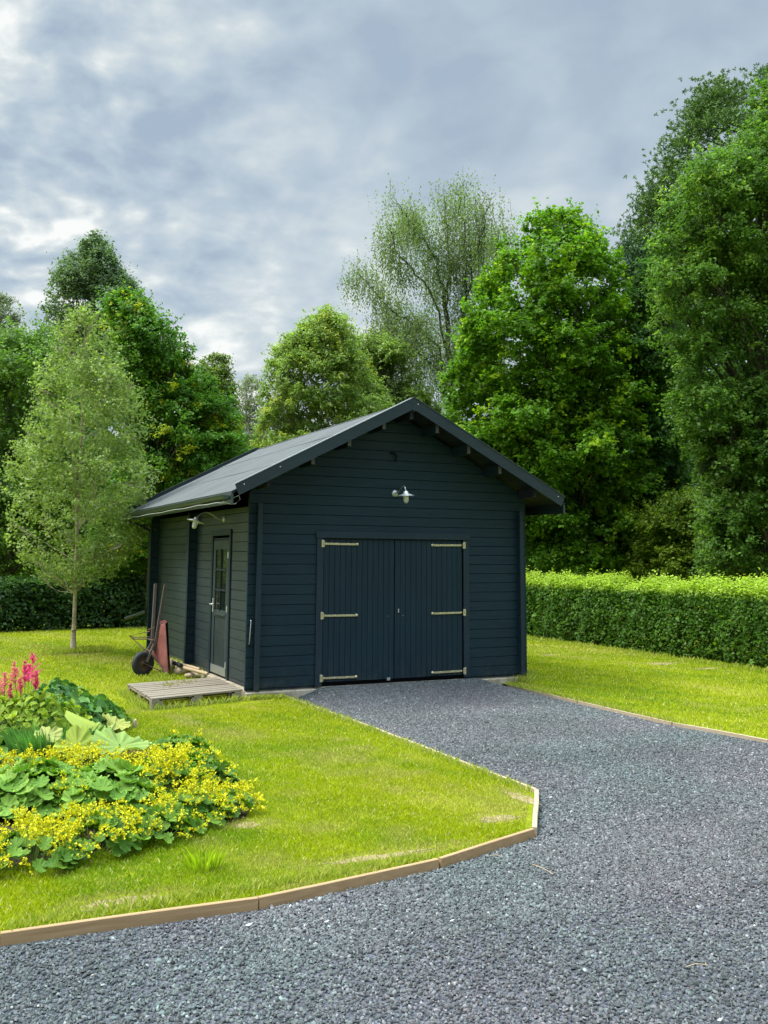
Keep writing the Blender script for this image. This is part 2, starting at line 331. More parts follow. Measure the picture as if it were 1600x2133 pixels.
# gravel chips: flat angular slate pieces
rng = np.random.default_rng(7)
def chips(n, y0, y1, x0, x1, s0, s1, seed):
    r = np.random.default_rng(seed); x = r.uniform(x0, x1, n); y = r.uniform(y0, y1, n)
    poly = [(.49, -.05), (.57, -2.83), (.57, -5.98), (-.10, -6.92), (-1.05, -7.24), (-2.30, -7.44), (-3.63, -7.37), (-5.2, -7.15), (-6, -11), (6, -11), (4.55, -9), (4.3, -6.6), (4.10, -5.07), (3.9, -3.82), (3.92, -2), (3.98, -.05)]
    k = inpoly(x, y, poly)
    P = np.stack([x-CAM[0], y-CAM[1]], 1); fx = P @ np.array([Fv[0], Fv[1]]); sx = P @ np.array([R0[0], R0[1]])
    k &= (np.abs(sx) < fx*.46+2.2)
    x, y = x[k], y[k]; n = len(x); s = r.uniform(s0, s1, n)**1.0*np.where(r.random(n) < .12, 1.4, 1)
    th = r.uniform(0, 2*pi, n); tilt = r.normal(0, .46, (n, 2)); nn = unit(np.stack([tilt[:, 0], tilt[:, 1], np.ones(n)], 1))
    a = np.stack([np.cos(th), np.sin(th), np.zeros(n)], 1); a = unit(a-(a*nn).sum(1, keepdims=True)*nn); b = np.cross(nn, a)
    asp = r.uniform(.32, .72, n); hgt = s*r.uniform(.16, .32, n)
    c = np.stack([x, y, gz(x, y)+s*.12+r.uniform(0, .008, n)], 1)
    V = np.empty((n, 10, 3)); rad = r.uniform(.62, 1.28, (n, 5))
    for j in range(5):
        an = 2*pi*j/5; d = a*(np.cos(an)*s/2*rad[:, j])[:, None]+b*(np.sin(an)*s/2*asp*rad[:, j])[:, None]
        V[:, j] = c+d-nn*hgt[:, None]; V[:, j+5] = c+d*.82+nn*(hgt*r.uniform(.2, .6, n))[:, None]
    tri = [(5, 6, 7), (5, 7, 8), (5, 8, 9)]
    for j in range(5): q = (j+1) % 5; tri += [(j, q, q+5), (j, q+5, j+5)]
    F = (np.arange(n)[:, None, None]*10+np.array(tri)[None]).reshape(-1, 3)
    base = np.array([.078, .084, .085]); v = np.exp(r.normal(0, .38, n))*(.86+.30*noise2(x, y, 15, .7)); hue = noise2(x, y, 5, .9)+r.normal(0, .25, n)
    colr = base*v[:, None]*(1+np.stack([(hue-.5)*.20, (hue-.5)*-.03, (hue-.5)*.05], 1))
    colr[r.random(n) < .0025] = (.30, .29, .26)
    return V.reshape(-1, 3), F, np.repeat(np.clip(colr, .01, .6), 10, 0)
Vs, Fs, Cs, o_ = [], [], [], 0
for a_ in [(135000, -11, -7.0, -6, 3, .013, .027, 1), (92000, -8.2, -4.6, -2.6, 4.6, .014, .028, 2), (80000, -4.6, 0, .3, 4.4, .016, .029, 3), (30000, -11, -6, 0, 6, .014, .028, 4)]:
    V, F_, C_ = chips(*a_); Vs.append(V); Fs.append(F_+o_); Cs.append(C_); o_ += len(V)
o = np_mesh('gravel_chips', np.concatenate(Vs), np.concatenate(Fs), np.concatenate(Cs), 'chip'); tag(o, 'loose grey slate gravel covering the driveway', 'gravel', kind='stuff')

# bare soil patches (slightly above the lawn sheet)
PATCH = [(-2.98, -7.10, .42, .16), (-1.35, -6.95, .75, .10), (.34, -6.05, .14, .40), (-.15, -6.5, .30, .16), (-1.31, 7.1, .8, .55), (8.2, 1.1, .5, .3), (7.2, 3.2, .3, .18), (8.4, .2, .45, .16), (-1.9, -5.9, .2, .15)]
def patchiness(x, y):
    v = np.zeros(x.shape)
    for (px_, py_, rx_, ry_) in PATCH:
        d = ((x-px_)/rx_)**2+((y-py_)/ry_)**2+(noise2(x, y, 3, .12)-.5)*.9; v = np.maximum(v, np.clip(1.5-d*1.1, 0, 1))
    return v
for i, (px_, py_, rx_, ry_) in enumerate(PATCH):
    r = random.Random(i); k = 26; mb = MB(); rx_ *= .62; ry_ *= .62
    mb.add([(px_, py_, LAWN+.006)]+[(px_+rx_*r.uniform(.55, 1.12)*cos(2*pi*j/k), py_+ry_*r.uniform(.55, 1.12)*sin(2*pi*j/k), LAWN+.002) for j in range(k)], [(0, 1+j, 1+(j+1) % k) for j in range(k)])
    o = obj('bare_earth', mb, 'dirt'); o['kind'] = 'structure'

# grass blades
BED = [(-6.5, -6.35), (-3.6, -6.22), (-2.95, -6.12), (-2.45, -5.95), (-1.85, -5.72), (-1.62, -5.3), (-1.66, -4.4), (-1.85, -3.2), (-2.05, -2.2), (-2.35, -1.2), (-2.9, -.6), (-4.2, -.2), (-6.5, 0)]
LL = [(-8, -6.52), (-5.2, -7.02), (-3.63, -7.27), (-2.30, -7.34), (-1.05, -7.14), (-.15, -6.83), (.51, -5.93), (.51, -2.83), (.44, -.16), (-.1, -.1), (-.1, 6.4), (3.6, 6.4), (3.6, 14.2), (-8, 12.3)]
LR = [(4.06, -.1), (4.0, -2.0), (3.99, -3.82), (4.18, -5.07), (4.5, -7.5), (9.5, -7.5), (9.4, 9), (4.5, 9)]
def blades(n, x0, x1, y0, y1, h0, h1, wd, seed, poly, avoid=True, pts=None):
    r = np.random.default_rng(seed); x = r.uniform(x0, x1, n); y = r.uniform(y0, y1, n)
    k = inpoly(x, y, poly)
    if avoid: k &= ~inpoly(x, y, BED) 
    k &= ~((x > -1.42) & (x < 0) & (y > -.48) & (y < 1.6) & (r.random(n) < .97))
    P = np.stack([x-CAM[0], y-CAM[1]], 1); fx = P @ np.array([Fv[0], Fv[1]]); sx = P @ np.array([R0[0], R0[1]]); k &= (np.abs(sx) < fx*.44+.5) | ((np.abs(sx) < fx*.47+3.2) & (r.random(n) < .6))
    k &= (r.random(n) > patchiness(x, y)*.62)
    x, y = x[k], y[k]; n = len(x)
    lush = noise2(x, y, 11, .55)*.6+noise2(x, y, 12, .16)*.4
    h = r.uniform(h0, h1, n)*(.65+.7*lush)*np.where((x > -1.6) & (x < .05) & (y > -.75) & (y < -.1), .45, 1); th = r.uniform(0, 2*pi, n); lean = r.uniform(.15, .95, n)*h
    a = np.stack([np.cos(th), np.sin(th), np.zeros(n)], 1); b = np.stack([-np.sin(th), np.cos(th), np.zeros(n)], 1)
    th2 = r.uniform(0, 2*pi, n); b = np.stack([np.cos(th2), np.sin(th2), np.zeros(n)], 1)
    c = np.stack([x, y, np.full(n, LAWN)], 1); ww = wd*r.uniform(.7, 1.4, n)[:, None]
    V = np.empty((n, 4, 3)); V[:, 0] = c-b*ww/2; V[:, 1] = c+b*ww/2; up = np.stack([np.zeros(n), np.zeros(n), h], 1)
    V[:, 2] = c+up+a*lean[:, None]; V[:, 3] = c+up*.6-b*ww*.45+a*lean[:, None]*.35
    pat = noise2(x, y*.6, 21, 1.3)*.5+noise2(x+y*.4, y*.35, 22, .30)*.45+noise2(x, y, 23, .09)*.2+r.random(n)*.25-.12
    c0 = np.array([.15, .26, .006]); c1 = np.array([.345, .39, .004]); c2 = np.array([.50, .47, .10])
    f = np.clip((pat-.2)/.5, 0, 1)[:, None]; colr = c0*(1-f)+c1*f; f2 = np.clip((pat-.78)/.25, 0, 1)[:, None]; colr = colr*(1-f2)+c2*f2
    dry = (r.random(n) < .07); colr[dry] = np.array([.55, .48, .20])
    pm = np.clip(patchiness(x, y)+.0, 0, 1)[:, None]*.7; colr = colr*(1-pm)+np.array([.36, .31, .12])*pm
    # dry strips left by the mower
    st = np.clip((noise2(x*1.0+y*.35, y*.12, 31, .45)*.7+noise2(x, y, 32, .25)*.42-.66)*4.0, 0, 1)[:, None]*.8; colr = colr*(1-st)+np.array([.40, .37, .11])*st
    colr = colr*np.exp(r.normal(0, .22, n))[:, None]
    return V.reshape(-1, 3), np.arange(n*4).reshape(n, 4), np.repeat(np.clip(colr, 0, .7), 4, 0)
Vs, Fs, Cs, o_ = [], [], [], 0
for a_ in [(190000, -4.6, .6, -7.4, -4.6, .014, .034, .0032, 1, LL), (150000, -4, .6, -4.6, -.4, .016, .036, .0045, 2, LL), (130000, -5.5, 3.6, -.6, 14.2, .02, .042, .009, 3, LL),
           (125000, 3.9, 9.5, -7.5, 3, .018, .038, .007, 4, LR), (36000, 4.3, 9.5, 3, 9, .02, .042, .011, 5, LR)]:
    V, F_, C_ = blades(*a_); Vs.append(V); Fs.append(F_+o_); Cs.append(C_); o_ += len(V)
# longer tufts round the pallet, the plinth, the timber edge and the birch foot
r = np.random.default_rng(99); cs = []
for (x0, y0, x1, y1, n, sp, hh) in [(-1.45, -.57, -.1, -.22, 240, .035, .09), (-1.5, -.5, -1.45, 1.1, 400, .05, .09), (-.05, -.19, .42, -.22, 420, .025, .07), (-.9, 1.9, -.3, 3.3, 500, .10, .08), (-.02, 2.3, .02, 6, 700, .04, .13),
                                    (-1.75, 7.0, -.75, 7.25, 900, .16, .13), (4.35, -.12, 4.75, .3, 500, .07, .13), (.49, -5.9, .47, -.3, 1500, .03, .06), (-3.6, -7.24, -1.1, -7.12, 1600, .04, .05), (4.0, -.2, 3.97, -4, 900, .02, .06), (-1.0, .5, -.6, 1.0, 130, .10, .05), (8.95, -3, 8.95, 8, 1200, .1, .1)]:
    tt = r.random(n); cs.append(np.stack([x0+(x1-x0)*tt+r.normal(0, sp, n), y0+(y1-y0)*tt+r.normal(0, sp, n), r.uniform(.5, 1.2, n)*hh], 1))
P = np.concatenate(cs); n = len(P); th = r.uniform(0, 2*pi, n); a = np.stack([np.cos(th), np.sin(th)*1, np.zeros(n)], 1); th = r.uniform(0, 2*pi, n); b = np.stack([np.cos(th), np.sin(th), np.zeros(n)], 1)
c = P.copy(); c[:, 2] = LAWN; onp = (c[:, 0] > -1.25) & (c[:, 0] < -.4) & (c[:, 1] > .2) & (c[:, 1] < 1.0); c[onp, 2] = .02
V = np.empty((n, 4, 3)); V[:, 0] = c-b*.003; V[:, 1] = c+b*.003; h = P[:, 2:3]; up = np.array([0, 0, 1.])
V[:, 2] = c+up*h+a*h*.55; V[:, 3] = c+up*h*.6+a*h*.15-b*.003
f = r.random((n, 1)); colr = (np.array([.20, .31, .012])*(1-f)+np.array([.48, .47, .10])*f); colr[onp] = np.array([.34, .32, .12])
Vs.append(V.reshape(-1, 3)); Fs.append(np.arange(n*4).reshape(n, 4)+o_); Cs.append(np.repeat(colr, 4, 0))
o = np_mesh('lawn_grass', np.concatenate(Vs), np.concatenate(Fs), np.concatenate(Cs), 'grass'); tag(o, 'short lime green mown grass on both lawns', 'grass', kind='stuff')

# a brighter tuft standing in the lawn
def tuft(cx_, cy_, n, h, spread, cl, name, label, cat, seed, wd=.006):
    r = np.random.default_rng(seed); th = r.uniform(0, 2*pi, n); rr = spread*np.sqrt(r.random(n))
    c = np.stack([cx_+rr*np.cos(th), cy_+rr*np.sin(th), np.full(n, LAWN)], 1); out_ = np.stack([np.cos(th), np.sin(th), np.zeros(n)], 1)
    hh = h*r.uniform(.5, 1.1, n)[:, None]; b = unit(np.cross(out_, [0, 0, 1.])+r.normal(0, .4, (n, 3)))
    V = np.empty((n, 4, 3)); V[:, 0] = c-b*wd/2; V[:, 1] = c+b*wd/2; V[:, 2] = c+np.array([0, 0, 1.])*hh+out_*hh*r.uniform(.1, .6, n)[:, None]; V[:, 3] = c+np.array([0, 0, .6])*hh+out_*hh*.12-b*wd*.5
    colr = np.array(cl)*np.exp(r.normal(0, .2, n))[:, None]
    return tag(np_mesh(name, V.reshape(-1, 3), np.arange(n*4).reshape(n, 4), np.repeat(colr, 4, 0), 'grass'), label, cat)
tuft(-2.42, -6.72, 90, .13, .09, (.33, .46, .012), 'grass_tuft', 'tall bright yellow-green grass tuft standing in the lawn by the near timber edge', 'grass tuft', 1)

# timber edging: every board its own thing
def edge_board(p, q, w_, z0, z1, matn, label, seed):
    mb = MB(); p3 = np.array([p[0], p[1], 0]); q3 = np.array([q[0], q[1], 0]); d = q3-p3; ln = np.linalg.norm(d); d /= ln; s_ = np.cross(d, [0, 0, 1.]); k = max(2, int(ln/.35)); r = random.Random(seed)
    vs = []
    for i in range(k+1):
        c_ = p3+d*ln*i/k; wob = r.uniform(-.003, .003); dz = r.uniform(-.003, .003)
        for (a_, z_) in ((-w_/2, z0), (w_/2, z0), (w_/2, z1-.003), (w_/2-.003, z1), (-w_/2+.003, z1), (-w_/2, z1-.003)): vs.append(c_+s_*(a_+wob)+np.array([0, 0, z_+(dz if z_ > z0 else 0)]))
    fs = [(i*6+j, i*6+(j+1) % 6, (i+1)*6+(j+1) % 6, (i+1)*6+j) for i in range(k) for j in range(6)]+[tuple(range(6))[::-1], tuple(k*6+j for j in range(6))]
    mb.add(vs, fs); return tag(obj('edging_board', mb, matn), label, 'edging board', 'timber boards edging the gravel')
zt = -.092
EDG = [((.47, -.16), (.545, -2.83), .030, 'edge_y', 'grey timber edging board starting at the left corner of the garage plinth'),
       ((.547, -2.85), (.55, -5.96), .032, 'edge_y', 'long grey edging board between left lawn and gravel ending at the pointed lawn corner'),
       ((.545, -5.98), (-.10, -6.88), .036, 'edge_y', 'short pale edging board cutting off the corner of the left lawn'),
       ((-.13, -6.90), (-1.04, -7.20), .030, 'edge_top', 'brown edging board between the cut corner and the dark upright joint'),
       ((-1.06, -7.205), (-2.30, -7.40), .030, 'edge_top', 'brown edging board left of the dark upright joint near the grass tuft'),
       ((-2.305, -7.40), (-3.63, -7.33), .030, 'edge_top', 'nearest brown edging board in front of the flower bed at bottom left'),
       ((-3.635, -7.33), (-5.2, -7.08), .030, 'edge_top', 'brown edging board running out of the picture at the lower left'),
       ((4.02, -.20), (3.96, -2.0), .026, 'edge_y', 'thin edging board of the right lawn closest to the garage'),
       ((3.96, -2.02), (3.95, -3.82), .026, 'edge_y', 'middle thin edging board between gravel and right lawn'),
       ((3.95, -3.84), (4.14, -5.07), .026, 'edge_y', 'thin edging board of the right lawn at the picture edge')]
for i, (p, q, w_, mn, lb) in enumerate(EDG): edge_board(p, q, w_, -.24, zt+(0.0 if i < 7 else -.022), mn, lb, i)

# ------------------------------------------------------------------ the garage
XL, XR, XC, YB = 0.06, 4.40, 2.24, 6.1
PK, SL = 4.03, 0.515                      # ridge height of the roof surface, slope
P = 0.14
def roofz(x): return PK-SL*abs(x-XC)
G = empty('garage', (0, 0, 0)); tag(G, 'dark blue-grey timber garage with gabled felt roof and double gates', 'garage')
def boards_front(mb, y, x0f, x1f, z0, z1, off=0.0, holes=(), thick=.044, step=P):
    """horizontal grooved boards facing -Y; x extents may follow the roof"""
    k0 = int(math.floor((z0-off)/step)); z = off+k0*step
    while z < z1-1e-4:
        za, zb = max(z, z0), min(z+step, z1); g = .005
        spans = [(None, None)]
        segs = [(x0f, x1f)]
        for (hx0, hx1, hz0, hz1) in holes:
            if za < hz1-1e-4 and zb > hz0+1e-4:
                if zb > hz1+1e-4: pass
                segs = [(x0f, lambda z_, h=hx0: h), (lambda z_, h=hx1: h, x1f)]
        for (fa, fb) in segs:
            lv = [(za, y+.014), (za+g, y), (zb-g, y), (zb, y+.014)]
            vs = []
            for zz_, yy_ in lv:
                a_, b_ = fa(zz_), fb(zz_)
                if b_ < a_+.001: b_ = a_+.001
                vs += [(a_, yy_, zz_), (b_, yy_, zz_)]
            for zz_ in (zb, za): vs += [(fa(zz_), y+thick, zz_), (max(fb(zz_), fa(zz_)+.001), y+thick, zz_)]
            mb.add(vs, [(0, 1, 3, 2), (2, 3, 5, 4), (4, 5, 7, 6), (6, 7, 9, 8), (0, 2, 4, 6, 8, 10), (1, 11, 9, 7, 5, 3), (8, 9, 11, 10)])
        z += step
def boards_side(mb, x, y0, y1, z0, z1, off=0.0, holes=(), sgn=-1, thick=.044, step=P):
    z = off+int(math.floor((z0-off)/step))*step
    while z < z1-1e-4:
        za, zb = max(z, z0), min(z+step, z1); g = .005; segs = [(y0, y1)]
        for (hy0, hy1, hz0, hz1) in holes:
            if za < hz1-1e-4 and zb > hz0+1e-4: segs = [(y0, hy0), (hy1, y1)]
        for a_, b_ in segs:
            vs = []
            for zz_, dx in [(za, .014), (za+g, 0), (zb-g, 0), (zb, .014)]: vs += [(x-sgn*dx, a_, zz_), (x-sgn*dx, b_, zz_)]
            for zz_ in (zb, za): vs += [(x-sgn*thick, a_, zz_), (x-sgn*thick, b_, zz_)]
            mb.add(vs, [(0, 1, 3, 2), (2, 3, 5, 4), (4, 5, 7, 6), (6, 7, 9, 8), (0, 2, 4, 6, 8, 10), (1, 11, 9, 7, 5, 3)])
        z += step
ZU = -.10                                   # roof build-up
def rl(z): return max(-.055, XC-(PK+ZU-z)/SL)
def rr(z): return min(4.515, XC+(PK+ZU-z)/SL)
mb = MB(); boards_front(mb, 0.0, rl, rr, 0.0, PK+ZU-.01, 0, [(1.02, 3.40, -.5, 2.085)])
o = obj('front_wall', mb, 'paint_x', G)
for xa_, xb_ in ((-.052, 1.02), (3.40, 4.512)): mb = MB(); mb.box(xa_, xb_, .012, .05, -.028, -.002); obj('drip_board', mb, 'paint_x', G)
q0 = .035
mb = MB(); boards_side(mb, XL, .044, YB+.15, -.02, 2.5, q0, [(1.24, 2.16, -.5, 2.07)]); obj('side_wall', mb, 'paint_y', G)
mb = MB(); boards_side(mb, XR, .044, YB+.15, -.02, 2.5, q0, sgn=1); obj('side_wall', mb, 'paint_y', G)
mb = MB(); boards_front(mb, YB, rl, rr, 0, PK+ZU-.01); obj('back_wall', mb, 'paint_x', G)
# side wall logs running forward past the front wall, with cover boards
mb = MB(); boards_side(mb, XL, -.085, -.001, 0, 2.5, q0); mb.box(XL-.014, XL+.052, -.100, -.086, -.03, 2.52, 0, .003); obj('corner_post', mb, 'trim', G)
mb = MB(); boards_side(mb, XR-.044, -.085, -.001, 0, 2.5, q0, thick=.04); mb.box(XR-.054, XR+.014, -.100, -.086, -.03, 2.52, 0, .003); obj('corner_post', mb, 'trim', G)
# partition wall end and rear corner log ends that stick out of the side wall
mb = MB(); boards_front(mb, 3.18, lambda z: -.075, lambda z: XL-.001, 0.0, 2.5, 0.07, thick=.07); mb.box(-.088, -.0755, 3.17, 3.26, -.02, 2.5, 0, .002); obj('wall_post', mb, 'paint_z', G)
mb = MB(); boards_front(mb, YB-.02, lambda z: -.10, lambda z: XL-.001, 0.0, 2.5, 0.07, thick=.07); obj('wall_post', mb, 'paint_z', G)
# plinth
mb = MB(); mb.box(-.03, 4.43, .02, YB+.1, -.30, -.029, 0, .012); mb.box(-.05, 4.46, -.05, .019, -.30, -.046, 0, .01); obj('plinth', mb, 'conc', G)
# roof
mb = MB(); YF, YR = -.50, 6.75; EX = 2.70
for sgn in (-1, 1):
    n_ = 3; ed = [0, .78, 1.72, EX+.0]
    for i in range(n_):
        a_, b_ = ed[i], ed[i+1]+(.0 if i == n_-1 else .06); lift = (n_-1-i)*.0
        za, zb = PK-SL*a_, PK-SL*b_; th = .006*(n_-i)
        xa, xb = XC+sgn*a_, XC+sgn*b_
        # slight sag between supports
        ny = 14; vs = []; rs = random.Random(i+5*sgn)
        for j in range(ny+1):
            y = YF+.02+(YR-YF-.04)*j/ny; w_ = rs.uniform(-.0025, .0025)
            vs += [(xa, y, za+th+w_), (xb, y, zb+th+w_), (xb, y, zb+th-.006)]
        fs = []
        for j in range(ny):
            q = j*3; f1 = (q, q+1, q+4, q+3); f2 = (q+1, q+2, q+5, q+4)
            fs += [f1, f2] if sgn < 0 else [f1[::-1], f2[::-1]]
        mb.add(vs, fs)
mb.tube([(XC, YF+.02, PK+.018), (XC, YR-.02, PK+.018)], .016, 8)
rf = obj('roof', mb, 'felt', G)
mb = MB()
for sgn in (-1, 1):
    for k in range(18):       # soffit boards run along the roof
        a_, b_ = EX*k/18, EX*(k+1)/18-.004
        xa, xb = XC+sgn*a_, XC+sgn*b_; za, zb = PK-SL*a_, PK-SL*b_
        vs = [(xa, YF+.01, za-.030), (xb, YF+.01, zb-.030), (xb, YR-.01, zb-.030), (xa, YR-.01, za-.030), (xa, YF+.01, za), (xb, YF+.01, zb), (xb, YR-.01, zb), (xa, YR-.01, za)]
        mb.add(vs, [(0, 3, 2, 1), (4, 5, 6, 7), (0, 1, 5, 4), (1, 2, 6, 5), (2, 3, 7, 6), (3, 0, 4, 7)])
obj('soffit', mb, 'soffit', rf)
# purlins under the overhang
for sgn in (-1, 1):
    for d_ in (.44, .98, 1.53, 2.17):
        z_ = PK-SL*d_-.032; x_ = XC+sgn*d_; mb = MB()
        y0 = YF+.06; dz = .0
        vs = []
        for (yy, zl) in ((y0, z_-.150), (y0+.10, z_-.165), (.02, z_-.165)):
            for dx in (-.026, .026): vs.append((x_+dx, yy, zl-SL*sgn*dx*0))
        for yy in (y0, .02):
            for dx in (-.026, .026): vs.append((x_+dx, yy, z_-SL*abs(dx)-.004))
        mb.add(vs, [(0, 1, 7, 6), (0, 2, 3, 1), (2, 4, 5, 3), (0, 6, 8, 4, 2), (1, 3, 5, 9, 7)]); mb.m[0] = 1
        obj('purlin', mb, ['trim', 'endgrain'] if d_ < 2 else ['soffit', 'soffit'], G)
mb = MB(); mb.box(XC-.03, XC+.03, YF+.04, .02, PK-.235, PK-.04); obj('ridge_beam', mb, 'soffit', G)
# bargeboards, front and back, each with a metal cap
def barge(y0, y1, sgn, lap):
    BH = .175; top = .075; L_ = EX-.04
    mb = MB(); xs = [0.0 if sgn > 0 else 0.0, L_]
    xa, xb = XC+sgn*(.0 if lap else .004), XC+sgn*L_
    za, zb = PK+top, PK+top-SL*L_
    pts = [(xa, za), (xb, zb), (xb-sgn*.055, zb-BH+.03), (xa, za-BH)]
    if lap: pts = [(xa-sgn*.03, za-.085), (xa+sgn*.012, za+.012), (xb, zb), (xb-sgn*.055, zb-BH+.03), (xa+sgn*.03, za-BH-.012), (xa+sgn*.0, za-BH-.045)]
    k = len(pts); vs = [(x, y0, z) for x, z in pts]+[(x, y1, z) for x, z in pts]
    fs = [tuple(range(k)), tuple(range(k, 2*k))[::-1]]+[(i, (i+1) % k, (i+1) % k+k, i+k) for i in range(k)]
    mb.add(vs, fs)
    b = obj('bargeboard', mb, 'barge', rf)
    mb = MB(); ct = .012
    x1_, x2_ = XC+sgn*(.0 if lap else .03), XC+sgn*(L_+.012)
    z1_, z2_ = PK+top-SL*abs(x1_-XC), PK+top-SL*abs(x2_-XC)
    vs = [(x1_, y0-.008, z1_+.003), (x2_, y0-.008, z2_+.003), (x2_, y1+.045, z2_+.003), (x1_, y1+.045, z1_+.003), (x1_, y0-.008, z1_+ct+.003), (x2_, y0-.008, z2_+ct+.003), (x2_, y1+.045, z2_+ct+.003), (x1_, y1+.045, z1_+ct+.003)]
    mb.add(vs, [(0, 3, 2, 1), (4, 5, 6, 7), (0, 1, 5, 4), (1, 2, 6, 5), (2, 3, 7, 6), (3, 0, 4, 7)])
    obj('capping', mb, 'flash' if sgn < 0 and y0 < 0 else 'gutter', b)
    if y0 < 0:
        for d_ in (.07, L_-.12) if lap else (L_-.12, L_-.62):
            mb = MB(); mb.lathe([(.008, 0), (.008, -.004), (0, -.005)], (XC+sgn*d_, y0-.001, PK+top-SL*d_-.06), (0, 1, 0), 8); obj('screw', mb, 'bolt', b)
barge(YF-.024, YF, -1, False); barge(YF-.027, YF-.003, 1, True)
barge(YR, YR+.024, -1, False); barge(YR, YR+.024, 1, False)
# eaves: fascia, gutter, brackets, downpipe on both sides
for sgn in (-1, 1):
    xe = XC+sgn*EX; ze = PK-SL*EX
    mb = MB(); mb.box(min(xe-sgn*.03, xe), max(xe-sgn*.03, xe), YF+.02, YR-.02, ze-.16, ze-.004); obj('fascia', mb, 'gutter', G)
    if sgn > 0: continue
    mb = MB(); n_ = 10; pr = []
    for j in range(n_+1):
        an = pi+pi*j/n_; pr.append((.052*cos(an), .052*sin(an)))
    pr += [(.058, .012), (.052, 0)]
    pts = [(xe+sgn*.06+p_[0], ze-.05+p_[1]) for p_ in pr]; inner = [(xe+sgn*.06+p_[0]*.92, ze-.05+p_[1]*.92) for p_ in pr[:n_+1]][::-1]
    ring = pts[:n_+1]+inner; k = len(ring); ysec = [YF+.06, 1.0, 2.7, 4.4, YR-.06]; vs = []
    for j, y in enumerate(ysec): vs += [(x, y, z-.012*j/4) for x, z in ring]
    mb.add(vs, [(i+j*k, (i+1) % k+j*k, (i+1) % k+(j+1)*k, i+(j+1)*k) for j in range(len(ysec)-1) for i in range(k)], 0, True)
    mb.add([(x, ysec[0], z) for x, z in ring[:n_+1]], [tuple(range(n_+1))]); mb.add([(x, ysec[-1], z-.012) for x, z in ring[:n_+1]], [tuple(range(n_+1))[::-1]])
    mb.tube([(xe+sgn*.114, YF+.06, ze-.046), (xe+sgn*.114, YR-.06, ze-.058)], .007, 6)
    obj('gutter', mb, 'gutter', G)
xd = -.06
mb = MB(); mb.tube([(XC-EX-.06, 6.32, PK-SL*EX-.11), (XC-EX-.06, 6.32, PK-SL*EX-.17), (xd-.02, 6.32, 2.28), (xd, 6.32, 2.20), (xd, 6.32, .80), (xd-.03, 6.36, .70), (-.34, 7.05, .53)], .037, 12, 0)
dp = obj('downpipe', mb, 'gutter', G)
for z_ in (.95, 1.9): mb = MB(); mb.lathe([(.040, -.012), (.043, -.012), (.043, .012), (.040, .012)], (xd, 6.32, z_), (0, 0, 1), 14); mb.bar((xd+.03, 6.32, z_), (XL, 6.32, z_), .012, .012); obj('pipe_clamp', mb, 'gutter', dp)
# thin vent / horn shape high in the gable
mb = MB(); mb.tube([(2.11, -.004, 3.33), (2.16, -.03, 3.335), (2.20, -.035, 3.30), (2.205, -.035, 3.25), (2.185, -.02, 3.20)], [.012, .014, .014, .012, .008], 8); obj('hook', mb, 'black', G)

# big double gate
FR = empty('gate_frame_root', (0, 0, 0)); bpy.data.objects.remove(FR)
mb = MB(); mb.box(.955, 1.055, -.022, -.0015, -.02, 2.05, 0, .003); mb.box(3.365, 3.465, -.022, -.0015, .0, 2.05, 0, .003); mb.box(.94, 3.48, -.030, -.0015, 2.052, 2.145, 0, .003)
mb.box(1.022, 3.398, .05, .075, 2.00, 2.085); obj('gate_frame', mb, 'trim', G)
mb = MB(); mb.box(1.022, 3.398, .052, .07, -.03, 2.0); obj('gate_backing', mb, 'black', G)
def leaf_(x0, x1):
    mb = MB(); n_ = 13; w_ = (x1-x0)/n_
    mb.box(x0, x1, .022, .045, .035, 2.035)
    for i in range(n_):
        a_, b_ = x0+i*w_, x0+(i+1)*w_; g = .0045; yy = .004; rs = random.Random(int(x0*100)+i); yy += rs.uniform(-.0006, .0006)
        zt_ = 2.035; zb_ = .035+rs.uniform(-.002, .002)
        vs = []
        for z in (zb_, zt_): vs += [(a_, yy+.008, z), (a_+g, yy, z), (b_-g, yy, z), (b_, yy+.008, z), (b_, .0219, z), (a_, .0219, z)]
        mb.add(vs, [(0, 1, 7, 6), (1, 2, 8, 7), (2, 3, 9, 8), (3, 4, 10, 9), (5, 0, 6, 11), (6, 7, 8, 9, 10, 11), (5, 4, 3, 2, 1, 0)])
    return obj('gate_leaf', mb, 'paint_z', G)
lf = leaf_(1.068, 2.194); rg = leaf_(2.206, 3.352)
def hinge(z, sgn, leaf, dz):
    xh = 1.068 if sgn > 0 else 3.352
    mb = MB(); a_, b_ = sorted((xh-sgn*.046, xh-sgn*.006)); mb.box(a_, b_, -.030, -.0225, z-.052, z+.052, 0, .003)
    mb.tube([(xh-sgn*.002, -.030, z-.040), (xh-sgn*.002, -.030, z+.040)], .008, 8)
    c_ = np.array([xh+sgn*.26, -.006, z+dz/2]); ax = np.array([.25*sgn, 0, dz/2]); l = np.linalg.norm(ax); ax /= l; az = np.cross(ax, [0, 1., 0])
    mb.obox(c_, ax, (0, 1, 0), az, l, .004, .0145)
    mb.lathe([(0, -.0125), (.022, -.0115), (.022, 0.0)], (xh+sgn*.52, .0, z+dz), (0, 1, 0), 14)
    h = obj('strap_hinge', mb, 'brass', leaf)
    for t_ in (.03, .18, .38, .52): mb = MB(); mb.lathe([(0, -.017), (.008, -.015), (.010, -.011)], (xh+sgn*t_, .0, z+dz*t_/.5), (0, 1, 0), 8); obj('bolt', mb, 'bolt', h)
    for dz_ in (-.035, .035): mb = MB(); mb.lathe([(0, -.035), (.006, -.033), (.007, -.030)], (xh-sgn*.028, 0, z+dz_), (0, 1, 0), 8); obj('bolt', mb, 'bolt', h)
for z_ in (1.972, .957, .092): hinge(z_, 1, lf, -.004); hinge(z_, -1, rg, -.004)
